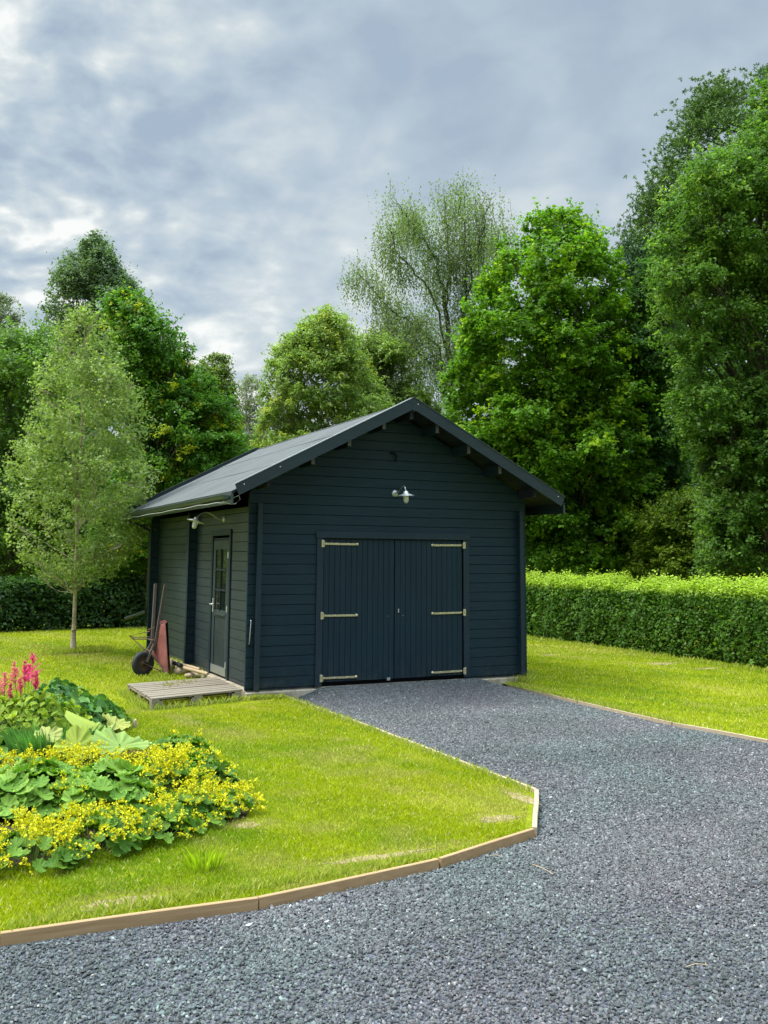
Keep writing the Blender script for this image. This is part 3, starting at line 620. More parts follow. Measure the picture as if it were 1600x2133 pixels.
mb = MB(); mb.lathe([(0, -.012), (.010, -.010), (.012, .004)], (2.265, .0, 1.02), (0, 1, 0), 10); mb.lathe([(0, -.012), (.010, -.010), (.012, .004)], (2.265, .0, .985), (0, 1, 0), 10); mb.box(2.257, 2.273, -.002, .0045, .985, 1.02); obj('lock', mb, 'zinc', rg)
mb = MB(); mb.lathe([(0, -.008), (.007, .0), (.007, .004)], (2.34, .0, .93), (0, 1, 0), 8); obj('bolt', mb, 'zinc', rg)
mb = MB(); mb.lathe([(0, -.008), (.007, .0), (.007, .004)], (2.10, .0, .93), (0, 1, 0), 8); obj('bolt', mb, 'zinc', lf)
mb = MB(); mb.box(2.08, 2.13, -.008, .003, .012, .05, 0, .002); obj('latch', mb, 'zinc', lf)

# side door with six panes
D = empty('d'); bpy.data.objects.remove(D)
mb = MB(); x_ = XL
mb.box(x_-.020, x_-.0015, 2.145, 2.235, -.02, 2.10, 0, .003); mb.box(x_-.020, x_-.0015, 1.175, 1.245, -.02, 2.10, 0, .003); mb.box(x_-.026, x_-.0015, 1.165, 2.245, 2.102, 2.19, 0, .003)
mb.box(x_, x_+.06, 2.118, 2.1445, -.02, 2.065); mb.box(x_, x_+.06, 1.276, 2.117, 2.035, 2.065)
obj('door_frame', mb, 'trim', G)
mb = MB(); mb.box(x_+.004, x_+.05, 1.2455, 1.284, -.02, 2.064); mb.box(x_-.004, x_+.01, 1.150, 1.1745, -.02, 2.19); obj('rebate', mb, 'black', G)
dy0, dy1 = 1.29, 2.115; mb = MB(); xf = x_-.008
def dbox(y0, y1, z0, z1, dx=0.0, b=.003, x2=.03): mb.box(xf-dx, xf+x2, y0, y1, z0, z1, 0, b)
dbox(dy0, dy0+.115, .0, 2.03); dbox(dy1-.115, dy1, .0, 2.03); dbox(dy0+.1155, dy1-.1155, 1.885, 2.03); dbox(dy0+.1155, dy1-.1155, .86, .965); dbox(dy0+.1155, dy1-.1155, .0, .135)
dbox(dy0+.09, dy1-.09, .885, .915, .012, .003, .0); 
for k in range(9):
    a_ = dy0+.117+k*(.591/9); dbox(a_, a_+.591/9-.014, .136, .859, -.010, .002)
sdr = obj('side_door', mb, 'paint_y', G)
mb = MB(); mb.box(xf+.02, xf+.028, dy0+.117, dy1-.117, .136, .859); obj('panel_backing', mb, 'black', sdr)
mb = MB(); mb.box(xf-.006, xf-.001, dy0+.01, dy1-.01, .012, .13, 0, .001); obj('kick_plate', mb, 'zinc', sdr)
mb = MB(); wy0, wy1, wz0, wz1 = dy0+.1155, dy1-.1155, .965, 1.885
mb.box(xf-.006, xf+.010, (wy0+wy1)/2-.011, (wy0+wy1)/2+.011, wz0-.02, wz1+.02)
for k in (1, 2): z_ = wz0+(wz1-wz0)*k/3; mb.box(xf-.009, xf+.008, wy0-.01, wy1+.01, z_-.012, z_+.012)
wn = obj('window', mb, 'trim', sdr)
mb = MB(); mb.add([(xf+.014, wy0, wz0), (xf+.014, wy1, wz0), (xf+.014, wy1, wz1), (xf+.014, wy0, wz1)], [(0, 1, 2, 3)]); obj('pane', mb, 'pane', wn)
mb = MB(); mb.box(xf-.009, xf-.001, 2.045, 2.085, .92, 1.13, 0, .004); mb.tube([(xf-.005, 2.065, 1.045), (xf-.055, 2.065, 1.045), (xf-.06, 2.05, 1.045), (xf-.06, 1.93, 1.04)], .010, 8)
obj('door_handle', mb, 'alum', sdr)
for z_ in (1.80, 1.0, .18): mb = MB(); mb.tube([(xf-.010, 1.282, z_-.045), (xf-.010, 1.282, z_+.045)], .010, 8); obj('hinge', mb, 'alum', sdr)
mb = MB(); mb.tube([(-.02, -.003, .60), (-.02, -.032, .605), (-.018, -.036, .63), (-.005, -.036, .89), (-.002, -.03, .915), (-.002, -.003, .92)], .0065, 8); obj('grab_bar', mb, 'zinc', G)

# wall lamps
def wall_lamp(name, base, nrm, label, tilt=0.0):
    b = np.array(base, float); nrm = np.array(nrm, float); s_ = np.cross(nrm, [0, 0, 1.])
    R_ = empty(name, base); R_['_o'] = [float(q) for q in base]; tag(R_, label, 'wall lamp', 'swan-neck outdoor lamps on the garage')
    mb = MB(); mb.lathe([(.0, .022), (.035, .02), (.052, .006), (.054, .0)], b, nrm, 20); obj('mount', mb, 'zinc', R_)
    if tilt:   # long swan neck reaching sideways along the wall
        e_ = b+nrm*.42+np.array([0, 0, .01])
        pts = [b+nrm*.02, b+nrm*.09+np.array([0, 0, .0]), b+nrm*.17+np.array([0, 0, .05]), b+nrm*.25+np.array([0, 0, .09]), b+nrm*.33+np.array([0, 0, .085]), b+nrm*.38+np.array([0, 0, .045]), e_]
        ax = unit(nrm*.26+np.array([0, 0, -1.])); R1 = .135
    else:
        pts = [b+nrm*.02, b+nrm*.10+np.array([0, 0, .01]), b+nrm*.20+np.array([0, 0, .055]), b+nrm*.27+np.array([0, 0, .085]), b+nrm*.33+np.array([0, 0, .065]), b+nrm*.35+np.array([0, 0, .01])]
        e_ = pts[-1]; ax = unit(np.array([0.05, 0, -1.])); R1 = .125
    mb = MB(); P_ = [np.array(q) for q in pts]; sm = []
    for i in range(len(P_)-1):
        p0, p1, p2, p3 = P_[max(i-1, 0)], P_[i], P_[i+1], P_[min(i+2, len(P_)-1)]
        for t_ in np.linspace(0, 1, 5)[:-1]: sm.append(.5*((2*p1)+(-p0+p2)*t_+(2*p0-5*p1+4*p2-p3)*t_**2+(-p0+3*p1-3*p2+p3)*t_**3))
    sm.append(P_[-1]); mb.tube(sm, .011, 10); obj('arm', mb, 'zinc', R_)
    mb = MB(); mb.lathe([(.012, -.01), (.034, .0), (.040, .018), (.046, .035), (R1, .062), (R1+.002, .066), (R1-.01, .066), (.046, .044), (.040, .044)], e_, ax, 28); obj('shade', mb, 'alum', R_)
    mb = MB(); mb.lathe([(.040, .040), (.043, .06), (.041, .12), (.034, .155), (.018, .172), (0, .176)], e_, ax, 20); obj('glass', mb, 'glassb', R_)
    mb = MB(); mb.lathe([(.013, .045), (.015, .07), (.028, .105), (.030, .125), (.020, .148), (0, .155)], e_, ax, 14); obj('bulb', mb, 'bulb', R_)
wall_lamp('wall_lamp', (2.20, .0, 2.73), (0, -1, 0), 'grey swan-neck lamp on the front wall above the double gates')
wall_lamp('wall_lamp', (XL, 1.64, 2.36), (-1, 0, 0), 'long-armed swan-neck lamp on the side wall above the side door', 1.0)

# white cable along the gutter
xe = XC-EX-.05; ze = PK-SL*EX
r = random.Random(3); pts = [(xe-.06, 6.6, ze-.19)]
for k in range(14): pts.append((xe-.05+r.uniform(-.004, .004), 6.1-k*.48, ze-.135+.006*sin(k*1.9)+r.uniform(-.003, .003)))
pts += [(xe+.02, -.33, ze-.15), (xe+.10, -.42, ze-.08), (xe+.16, -.46, ze-.05), (xe+.18, -.46, ze-.10), (xe+.12, -.45, ze-.16), (xe+.05, -.42, ze-.165), (xe-.03, -.36, ze-.13)]
mb = MB(); mb.tube(pts, .0065, 6); tag(obj('cable', mb, 'cable'), 'pale cable tied under the left gutter ending in a loop at the front', 'cable')

# ------------------------------------------------------------------ pallet
PX0, PX1, PY0, PY1, PZ = -1.41, -.09, -.48, 1.06, .02
# photo corners give a slightly turned pallet
PA, PB, PC, PD = [np.array(q) for q in ((-1.41, -.48, 0), (-.14, -.13, 0), (-.10, 1.30, 0), (-1.42, 1.05, 0))]
def pal(u, v, z): 
    p = PA*(1-u)*(1-v)+PB*u*(1-v)+PC*u*v+PD*(1-u)*v; return np.array([p[0], p[1], z])
def pbox(mb, u0, u1, v0, v1, z0, z1, sag=0.0):
    vs = [pal(u0, v0, z0), pal(u1, v0, z0), pal(u1, v1, z0), pal(u0, v1, z0), pal(u0, v0, z1), pal(u1, v0, z1+sag), pal(u1, v1, z1+sag), pal(u0, v1, z1)]
    mb.add(vs, [(0, 3, 2, 1), (4, 5, 6, 7), (0, 1, 5, 4), (1, 2, 6, 5), (2, 3, 7, 6), (3, 0, 4, 7)])
PL = empty('pallet', (-.75, .35, LAWN)); PL['_o'] = [-.75, .35, LAWN]; tag(PL, 'weathered grey wooden pallet lying on the lawn below the side door', 'pallet')
r = random.Random(8); mb = MB(); nb = 9; v = 0.0
for k in range(nb):
    w_ = .098 if k not in (0, nb-1) else .105; g = (1-w_*nb)/(nb-1) if k < nb-1 else 0
    pbox(mb, 0-(r.uniform(0, .008)), 1+r.uniform(0, .010), v, v+w_-.009, PZ-.022, PZ+r.uniform(-.002, .002), r.uniform(-.003, .003)); v += w_+g
obj('top_boards', mb, 'pallet', PL)
mb = MB()
for u0, u1 in ((0, .08), (.455, .545), (.92, 1)): pbox(mb, u0, u1, 0.002, .998, PZ-.0435, PZ-.0235)
obj('cross_boards', mb, 'pallet_y', PL)
for u0, u1 in ((.002, .115), (.43, .54), (.885, .998)):
    for v0, v1 in ((.003, .10), (.45, .55), (.90, .997)):
        mb = MB(); pbox(mb, u0, u1, v0, v1, PZ-.118, PZ-.044); obj('block', mb, 'pallet', PL)
mb = MB()
for v0, v1 in ((.0, .09), (.45, .55), (.91, 1)): pbox(mb, 0, 1, v0, v1, PZ-.138, PZ-.119)
obj('bottom_boards', mb, 'pallet', PL)

# ------------------------------------------------------------------ wheelbarrow, stood on its nose against the wall
WB = empty('wheelbarrow', (-.70, 2.95, LAWN)); WB['_o'] = [-.70, 2.95, LAWN]; tag(WB, 'old wheelbarrow with dull red tray stood upright on its wheel against the side wall', 'wheelbarrow')
wc = np.array([-.80, 3.05, LAWN+.185]); axl = unit(np.array([.35, -.94, 0.]))
wh = None
mb = MB(); mb.lathe([(.115, -.035), (.135, -.042), (.165, -.043), (.190, -.028), (.197, 0), (.190, .028), (.165, .043), (.135, .042), (.115, .035)], wc, axl, 32)
tyre_parent = MB(); tyre_parent.lathe([(.02, -.05), (.022, -.028), (.085, -.018), (.118, -.032), (.122, -.030), (.122, .030), (.118, .032), (.085, .018), (.022, .028), (.02, .05)], wc, axl, 26)
tyre_parent.tube([wc-axl*.07, wc+axl*.07], .012, 8)
wh = obj('wheel', tyre_parent, 'rust', WB); obj('tyre', mb, 'rubber', wh)
top1 = np.array([-.36, 3.30, 1.31]); top2 = np.array([-.14, 2.95, 1.29])
top1 = onz(325, 1216, 1.31); 
def at_plane(px, py, y): d = ray(px, py); return CAM+(y-CAM[1])/d[1]*d
t1 = at_plane(324, 1216, 3.55); t2 = at_plane(344, 1218, 3.25); b1 = wc+np.array([-.02, 0, .0])-axl*.06; b2 = wc+axl*.06+np.array([.02, 0, .02])
b1 = b1; 
mb = MB(); mid1 = at_plane(316, 1340, 3.28); mb.bar(b1, mid1, .035, .055, (0, 1, 0)); mb.bar(mid1-np.array([0, 0, .12]), t1, .042, .055, (0, 1, 0)); obj('handle_shaft', mb, 'oldwood', WB)
mb = MB(); mid2 = at_plane(321, 1342, 3.1); mb.bar(b2, mid2, .035, .055, (0, 1, 0)); mb.bar(mid2-np.array([0, 0, .1]), t2, .034, .045, (0, 1, 0)); obj('handle_shaft', mb, 'oldwood', WB)
# tray: shallow pyramid pan seen from the side, open side to the wall
def tp(px, py, y): return at_plane(px, py, y)
rim = [tp(330, 1294, 3.35), tp(344, 1299, 2.95), tp(350.5, 1408, 2.75), tp(348, 1407, 2.78)]
A = tp(330, 1295, 3.28); B_ = tp(344.5, 1300, 3.02); Cc = tp(350.5, 1408, 2.80); Dd = tp(317, 1362, 3.15); Ee = tp(328, 1304, 3.20)
A2 = A+np.array([.20, .42, 0]); B2 = B_+np.array([.16, .55, 0]); C2 = Cc+np.array([.16, .55, .0]); D2 = Dd+np.array([.14, .50, 0]); E2 = Ee+np.array([.14, .45, 0])
mb = MB(); mb.add([Ee, A, B_, Cc, Dd, E2, A2, B2, C2, D2], [(0, 1, 2, 3, 4), (9, 8, 7, 6, 5), (0, 5, 6, 1), (4, 9, 5, 0), (3, 8, 9, 4), (1, 6, 7, 2)])
tr = obj('tray', mb, 'tray', WB)
mb = MB(); mb.tube([A, B_, Cc], .008, 6); mb.tube([B_, B2, C2, Cc], .008, 6); obj('rim', mb, 'rust', tr)
mb = MB(); mb.tube([tp(321, 1358, 3.12), tp(333, 1354, 3.05), tp(347, 1350, 2.93)], .005, 6); obj('seam', mb, 'rust', tr)
mb = MB(); mb.tube([tp(312, 1315, 3.22), tp(270, 1325, 3.5), tp(300, 1352, 3.2)], .010, 6); mb.tube([tp(312, 1331, 3.22), tp(280, 1331, 3.4), tp(272, 1325, 3.5)], .011, 6); mb.tube([tp(312, 1327, 3.22), tp(278, 1327, 3.42)], .009, 6)
obj('leg', mb, 'rust', WB)
for pts_, r_ in (([tp(309, 1312, 3.2), tp(322, 1308, 3.1), tp(326, 1290, 3.1)], .012), ([tp(302, 1352, 3.2), tp(314, 1358, 3.1)], .014), ([tp(320, 1334, 3.1), tp(310, 1332, 3.2)], .012), ([wc+axl*.05, tp(345, 1402, 2.85)], .009), ([tp(316, 1364, 3.15), tp(348, 1405, 2.8)], .012)):
    mb = MB(); mb.tube(pts_, r_, 6); obj('brace', mb, 'rust', WB)

# ------------------------------------------------------------------ stones, poles and odds by the wall
def rock(c, rad, seed, label, matn='stone'):
    import bmesh
    bm = bmesh.new(); bmesh.ops.create_icosphere(bm, subdivisions=3, radius=1); r = np.random.default_rng(seed); k = r.normal(size=(7, 3))
    for v_ in bm.verts:
        p = np.array(v_.co); s_ = 1+.16*sum(sin(2.0*(p @ q)+i) for i, q in enumerate(k))/3
        v_.co = Vector(p*s_*np.array(rad))
    me = bpy.data.meshes.new('stone'); bm.to_mesh(me); bm.free(); me.materials.append(M[matn])
    for p in me.polygons: p.use_smooth = True
    o = bpy.data.objects.new('stone', me); o.location = c; COL.objects.link(o); return tag(o, label, 'stone', 'stones by the side wall')
rock(onz(379, 1397, LAWN+.06), (.15, .13, .085), 1, 'largest tan stone on the grass right of the wheelbarrow tray')
rock(onz(402, 1407, LAWN+.03), (.17, .11, .06), 2, 'flat pale stone just behind the back edge of the pallet')
rock(onz(357, 1386, LAWN+.07), (.07, .08, .10), 3, 'small grey stone tucked against the wheelbarrow tray')
def stick(name, pts, rad, mn, label, cat): mb = MB(); mb.tube(pts, rad, 10); return tag(obj(name, mb, mn), label, cat)
q = onz; stick('pole', [q(384, 1391, .03), q(433, 1404, -.02)], .026, 'pole', 'thicker bare wooden pole lying over the stones, in front', 'pole')
stick('pole', [q(376, 1383, .04), q(416, 1394, .0)], .022, 'pole', 'shorter brown pole lying against the side wall behind the other pole', 'pole')
stick('pipe', [q(362, 1381, .05), q(378, 1386, .04)], .03, 'rubber', 'short black pipe end beside the red tray', 'pipe')
stick('pipe', [q(430, 1403, -.06), q(445, 1406, -.06)], .022, 'zinc', 'short grey pipe end touching the pallet corner by the wall', 'pipe')
mb = MB(); pb = onz(1318, 1352, LAWN); mb.box(pb[0]-.012, pb[0]+.012, pb[1]-.012, pb[1]+.012, LAWN-.05, .12, 0, .002); tag(obj('stake', mb, 'edge_y'), 'small pale wooden stake at the foot of the right hedge', 'stake')
pb = onz(281, 1518, LAWN); rock((pb[0], pb[1], LAWN+.05), (.022, .02, .055), 9, 'small upright whitish stub at the back of the flower bed')
o = sc.collection.objects[-1]; 
for i, (px_, py_, lb) in enumerate([(519, 1927, 'pale fallen leaf on the gravel below the near edging board'), (942, 1918, 'small curled pale leaf on the gravel right of centre'), (1500, 2125, 'white chip on the gravel at the bottom right'), (681, 1920, 'yellowish leaf bit on the gravel below the dark joint'), (1284, 1484, 'white chip on the gravel beside the right edging')]):
    p_ = onz(px_, py_, GRAV+.02); mb = MB(); s_ = .018 if i != 0 else .026
    mb.add([p_+np.array(d_)*s_ for d_ in ((-1, 0, .1), (-.2, -.45, .0), (1, .1, .35), (0, .5, .15), (0, 0, -.15))], [(0, 1, 2, 3), (0, 3, 4), (3, 2, 4), (2, 1, 4), (1, 0, 4)]); tag(obj('fallen_leaf', mb, 'cable'), lb, 'leaf', 'bits lying on the gravel')
for i, (xa, ya, xb, yb, lb) in enumerate([(1020, 1783, 1048, 1784, 'dry straw on the gravel below the cut lawn corner'), (1108, 1800, 1152, 1820, 'bent dry straw on the gravel right of the lawn corner'), (1430, 2014, 1475, 2010, 'long dry straw on the gravel near the lower right')]):
    a_, b_ = onz(xa, ya, GRAV+.025), onz(xb, yb, GRAV+.025); stick('straw', [a_, (a_+b_)/2+np.array([0, .01, .006]), b_], .002, 'pole', lb, 'straw')

# ------------------------------------------------------------------ plants
def crown_mesh(name, P, Nn, size, asp, rng, col, matn, parent, droop=0, fold=.25, axis=None):
    V, F_, C_ = leafcards(P, Nn, size, asp, rng, np.clip(col*1.22, .002, .8), droop, axis, fold); return np_mesh(name, V, F_, C_, matn, parent)

def wig(p, q, rng, k=5, amp=.06):
    p = np.array(p, float); q = np.array(q, float); l = np.linalg.norm(q-p); o = rng.normal(0, amp*l, 3); o2 = rng.normal(0, amp*l*.5, 3)
    return [p+(q-p)*t_+o*sin(pi*t_)+o2*sin(2*pi*t_) for t_ in np.linspace(0, 1, k)]

def tree(name, label, cat, D, rows, base, lobe, nl, cols, leaf=.12, asp=.6, seed=0, trunk=.15, bark='bark', subn=9, subr=.34, droop=.0, matn='leaf', depth=.75, flat_=.55,
         group=None, gap=.0, up=.55, trunk_top=None, limbs=26, asc=.72, limb_r=.38, zmin=1.0, top_y=None, D0=None, vjit=.16):
    """rows: (picture row, left, right) of the crown's outline at distance D; turned into lobes of real size"""
    subn = subn+7; rng = np.random.default_rng(seed); sc_ = D/FPX; T = empty(name, (0, 0, 0))
    rows = sorted(rows); ys = [q[0] for q in rows]; bp = atd(base[0], base[1], D); gz = -.15
    # lobes
    area = sum((rows[i+1][0]-rows[i][0])*((rows[i][2]-rows[i][1])+(rows[i+1][2]-rows[i+1][1]))/2 for i in range(len(rows)-1))
    nlobes = max(6, int(area/(lobe*lobe*.55))); C_ = []; RR = []; edge = []
    yy_ = ys[0]+lobe*.35
    while yy_ < ys[-1]:
        edge += [(yy_, -1), (yy_, 1)]; yy_ += lobe*rng.uniform(.55, .9)
    nlobes += len(edge)
    hws = [(q[2]-q[1]) for q in rows]
    for i in range(nlobes):
        for _ in range(50):
            if i < len(edge): y = edge[i][0]; a_ = np.interp(y, ys, [q[1] for q in rows]); b_ = np.interp(y, ys, [q[2] for q in rows]); break
            y = rng.uniform(ys[0]+lobe*.3, ys[-1]); a_ = np.interp(y, ys, [q[1] for q in rows]); b_ = np.interp(y, ys, [q[2] for q in rows])
            if rng.random() < (b_-a_)/max(hws): break
        hw = (b_-a_)/2; lr = min(lobe*rng.choice([.45, .7, 1.0, 1.25]), hw*.7); x = rng.uniform(a_+lr*.85, b_-lr*.85) if hw > lr*.9 else (a_+b_)/2
        if i < len(edge): lr = min(lobe*rng.uniform(.35, .85), hw*.6); x = (a_+lr*rng.uniform(.45, 1.7)) if edge[i][1] < 0 else (b_-lr*rng.uniform(.45, 1.7))
        u = min(1, abs((x-(a_+b_)/2)/max(hw, 1))); dd = sqrt(max(0, 1-u*u))*hw*depth*sc_*rng.uniform(-1, 1)
        C_.append(atd(x, y, D+dd)); RR.append(lr*sc_)
    C_ = np.array(C_); RR = np.array(RR)
    # sub clumps on lobe shells
    SP, SN, SR = [], [], []
    for c_, r_ in zip(C_, RR):
        d = unit(rng.normal(size=(subn, 3))); d[:, 2] = d[:, 2]*.8+.12
        rad = r_*rng.uniform(.45, 1.08, (subn, 1)); SP.append(c_+d*rad*np.array([1, 1, .8])); SN.append(d); SR.append(np.full(subn, r_*subr)*rng.uniform(.7, 1.4, subn))
    SP = np.concatenate(SP); SN = np.concatenate(SN); SR = np.concatenate(SR)
    keep = rng.random(len(SP)) > gap; SP, SN, SR = SP[keep], SN[keep], SR[keep]
    nl = int(nl*2.5); leaf = leaf*.70; wgt = SR**2; k = rng.choice(len(SP), nl, p=wgt/wgt.sum())
    nt_ = 9; td = unit(SN[:, None, :]*.55+rng.normal(0, .75, (len(SP), nt_, 3))*np.array([1, 1, flat_+.15])+np.array([0, 0, .12])); tl = rng.uniform(.5, 1.5, (len(SP), nt_)); tl = np.where(rng.random(tl.shape) < .10, tl*1.7, tl)
    zq = np.clip((SP[:, 2]-SP[:, 2].max()*.62)/(SP[:, 2].max()*.3), 0, 1)[:, None]; ld = (rng.random(tl.shape) < .28*zq+.03); td[ld] = unit(td[ld]+np.array([0, 0, 1.1])); tl = np.where(ld, tl*rng.uniform(1.1, 1.9, tl.shape), tl)
    tw = rng.integers(0, nt_, nl); tpos = rng.random(nl)**.8; dk = td[k, tw]; rk = (tl[k, tw]*SR[k])[:, None]
    P = SP[k]+dk*rk*tpos[:, None]+rng.normal(0, leaf*.42, (nl, 3)); P[:, 2] -= (tpos**2*rk[:, 0])*(.18+.5*droop)
    tcol = rng.random((len(SP), nt_))[k, tw]; lobe_tint = rng.normal(0, .16, len(SP)//3+2)[(k//subn)]
    Nn = unit(SN[k]*.35+np.array([0, 0, up])+rng.normal(0, .42, (nl, 3)))
    size = leaf*rng.uniform(.65, 1.35, nl)
    c0, c1 = np.array(cols[0]), np.array(cols[1]); cl = rng.random(len(SP)); f = np.clip(cl[k]*.4+tcol*.3+rng.random(nl)*.35-.03+lobe_tint, 0, 1)[:, None]
    col = (c0*(1-f)+c1*f)*np.exp(rng.normal(0, vjit, nl))[:, None]
    if len(cols) > 2: e_ = rng.random(len(SP))[k] < .10; col[e_] = np.array(cols[2])*np.exp(rng.normal(0, .15, e_.sum()))[:, None]
    crown_mesh('crown', P, Nn, size, asp, rng, col, matn, T, droop)
    # trunk, limbs
    tt = trunk_top or (base[0], ys[0]+(ys[-1]-ys[0])*.18); top = atd(tt[0], tt[1], D); foot = np.array([bp[0], bp[1], gz])
    mb = MB(); n_ = 12; pts = []; o1 = rng.normal(0, trunk*.8, 3)*np.array([1, 1, 0])
    for t_ in np.linspace(0, 1, n_): pts.append(foot+(top-foot)*t_+o1*sin(t_*2.5*pi)*min(1, 3*t_))
    rad = [trunk*(1.35 if i == 0 else 1)*(1-.88*i/(n_-1)) for i in range(n_)]; mb.tube(pts, rad, 9, jit=random.Random(seed)); pts = np.array(pts)
    idx = rng.permutation(len(C_))[:limbs]
    for i in idx:
        c_ = C_[i]; h = c_[2]-foot[2]; hh = max(h*asc-rng.uniform(0, .6), zmin); t_ = np.clip(hh/(top[2]-foot[2]), .12, .97); j = t_*(n_-1); a0 = pts[int(j)]
        r0 = trunk*(1-.88*t_)*limb_r; w_ = wig(a0, c_, rng, 6, .07); mb.tube(w_, list(np.linspace(r0, r0*.25, 6)), 5, cap=False)
        near = np.argsort(((SP-c_)**2).sum(1))[:4]
        for j2 in near: mb.tube(wig(w_[3], SP[j2], rng, 4, .06), list(np.linspace(r0*.3, .006, 4)), 4, cap=False)
    obj('trunk', mb, bark, T); tag(T, label, cat, group); T['_D'] = D
    return T, SP

g1 = 'trees behind the garage and hedges'
# young birch on the left lawn
YBR = [(636, 160, 182), (690, 112, 238), (730, 96, 240), (790, 74, 282), (850, 62, 300), (880, 50, 335), (930, 34, 290), (980, 6, 336), (1050, 14, 305), (1120, 10, 300), (1180, 50, 255), (1212, 100, 205)]
tree('birch_tree', 'slender young birch with pale trunk standing alone on the left lawn', 'tree', 18.7, YBR, (153, 1347), 25, 11500, [(.13, .185, .055), (.21, .28, .09), (.30, .36, .15)], leaf=.085, asp=.75, seed=1, trunk=.045, bark='birch', subn=10, subr=.55, trunk_top=(178, 655), limbs=60, gap=.30, up=.35, asc=.97, droop=.35, depth=.9, limb_r=.22, zmin=1.75)
# second thin stem of the young birch
mb = MB(); mb.tube([atd(158, 1215, 18.7), atd(160, 1100, 18.65), atd(156, 1010, 18.6), atd(150, 930, 18.6), atd(140, 860, 18.6)], [.03, .028, .024, .018, .01], 7); yb = [o for o in sc.objects if o.name.startswith('birch_tree')][0]; obj('stem', mb, 'birch', yb)
tree('birch_tree', 'dark grey-green birch with the highest top at the left, behind the young birch', 'tree', 34, [(482, 196, 210), (510, 168, 232), (550, 128, 252), (590, 100, 280), (620, 92, 302), (680, 92, 318), (760, 80, 330), (860, 70, 340)], (190, 1300), 22, 26000, [(.06, .10, .055), (.115, .17, .10)], leaf=.15, asp=.6, seed=2, trunk=.2, subn=9, subr=.55, group=g1, gap=.2, droop=.1)
tree('hornbeam_tree', 'dense hornbeam with yellow-tinged upswept branches left of the garage roof', 'tree', 26, [(602, 236, 256), (660, 216, 322), (720, 226, 385), (780, 235, 430), (840, 245, 478), (900, 250, 505), (960, 240, 505), (1030, 225, 440), (1100, 180, 330), (1180, 180, 320)], (300, 1290), 34, 60000, [(.045, .12, .020), (.100, .205, .022), (.27, .30, .02)], leaf=.13, asp=.62, seed=3, trunk=.2, subn=9, subr=.5, flat_=.4, group=g1, limbs=34)
tree('hornbeam_tree', 'pointed side shoots of foliage reaching up right beside the roof edge', 'tree', 27, [(738, 450, 472), (770, 405, 480), (800, 385, 492), (860, 400, 500), (930, 400, 505)], (440, 1290), 18, 7000, [(.06, .11, .02), (.14, .19, .03)], leaf=.12, asp=.55, seed=34, trunk=.05, subn=8, subr=.5, flat_=.4, group=g1, limbs=10)
tree('deciduous_tree', 'mid green leafy tree at the left picture edge behind the young birch', 'tree', 29, [(700, -10, 110), (760, -80, 140), (850, -100, 200), (950, -120, 240), (1060, -120, 240), (1150, -120, 210), (1205, -120, 200)], (20, 1300), 42, 36000, [(.06, .125, .03), (.13, .22, .045)], leaf=.15, seed=4, trunk=.2, subn=9, subr=.5, group=g1)
tree('birch_tree', 'hazy grey birch cut by the left picture edge', 'tree', 36, [(612, -30, 12), (660, -60, 38), (720, -80, 48), (800, -90, 62), (900, -100, 80)], (-20, 1290), 28, 11000, [(.10, .125, .09), (.16, .19, .13)], leaf=.15, asp=.5, seed=5, trunk=.15, subn=8, subr=.5, group=g1, gap=.2, droop=1.0)
tree('birch_tree', 'thin distant grey birch in the gap left of the garage roof', 'tree', 52, [(784, 505, 540), (820, 486, 556), (870, 480, 562), (930, 478, 562), (1000, 480, 570)], (520, 1250), 20, 5200, [(.13, .155, .12), (.19, .22, .16)], leaf=.2, asp=.4, seed=6, trunk=.14, bark='birch', subn=8, subr=.5, group=g1, gap=.3, droop=1.5)
tree('birch_tree', 'broad light yellow-green birch directly above the left roof slope', 'tree', 33, [(640, 676, 700), (670, 645, 712), (705, 592, 745), (750, 562, 765), (820, 545, 800), (880, 540, 830), (940, 520, 850), (1010, 500, 860)], (680, 1280), 24, 46000, [(.13, .20, .05), (.225, .305, .08), (.30, .33, .06)], leaf=.14, asp=.55, seed=7, trunk=.11, bark='birch', subn=8, subr=.55, gap=.12, droop=.4, group=g1, vjit=.2)
tree('deciduous_tree', 'olive green lower tree between the light birch and the tall birch', 'tree', 38, [(720, 742, 822), (755, 722, 862), (810, 715, 885), (880, 740, 930), (950, 740, 950)], (820, 1280), 26, 24000, [(.12, .185, .045), (.21, .29, .08)], leaf=.16, seed=8, trunk=.15, subn=9, subr=.5, group=g1)
g1b = g1
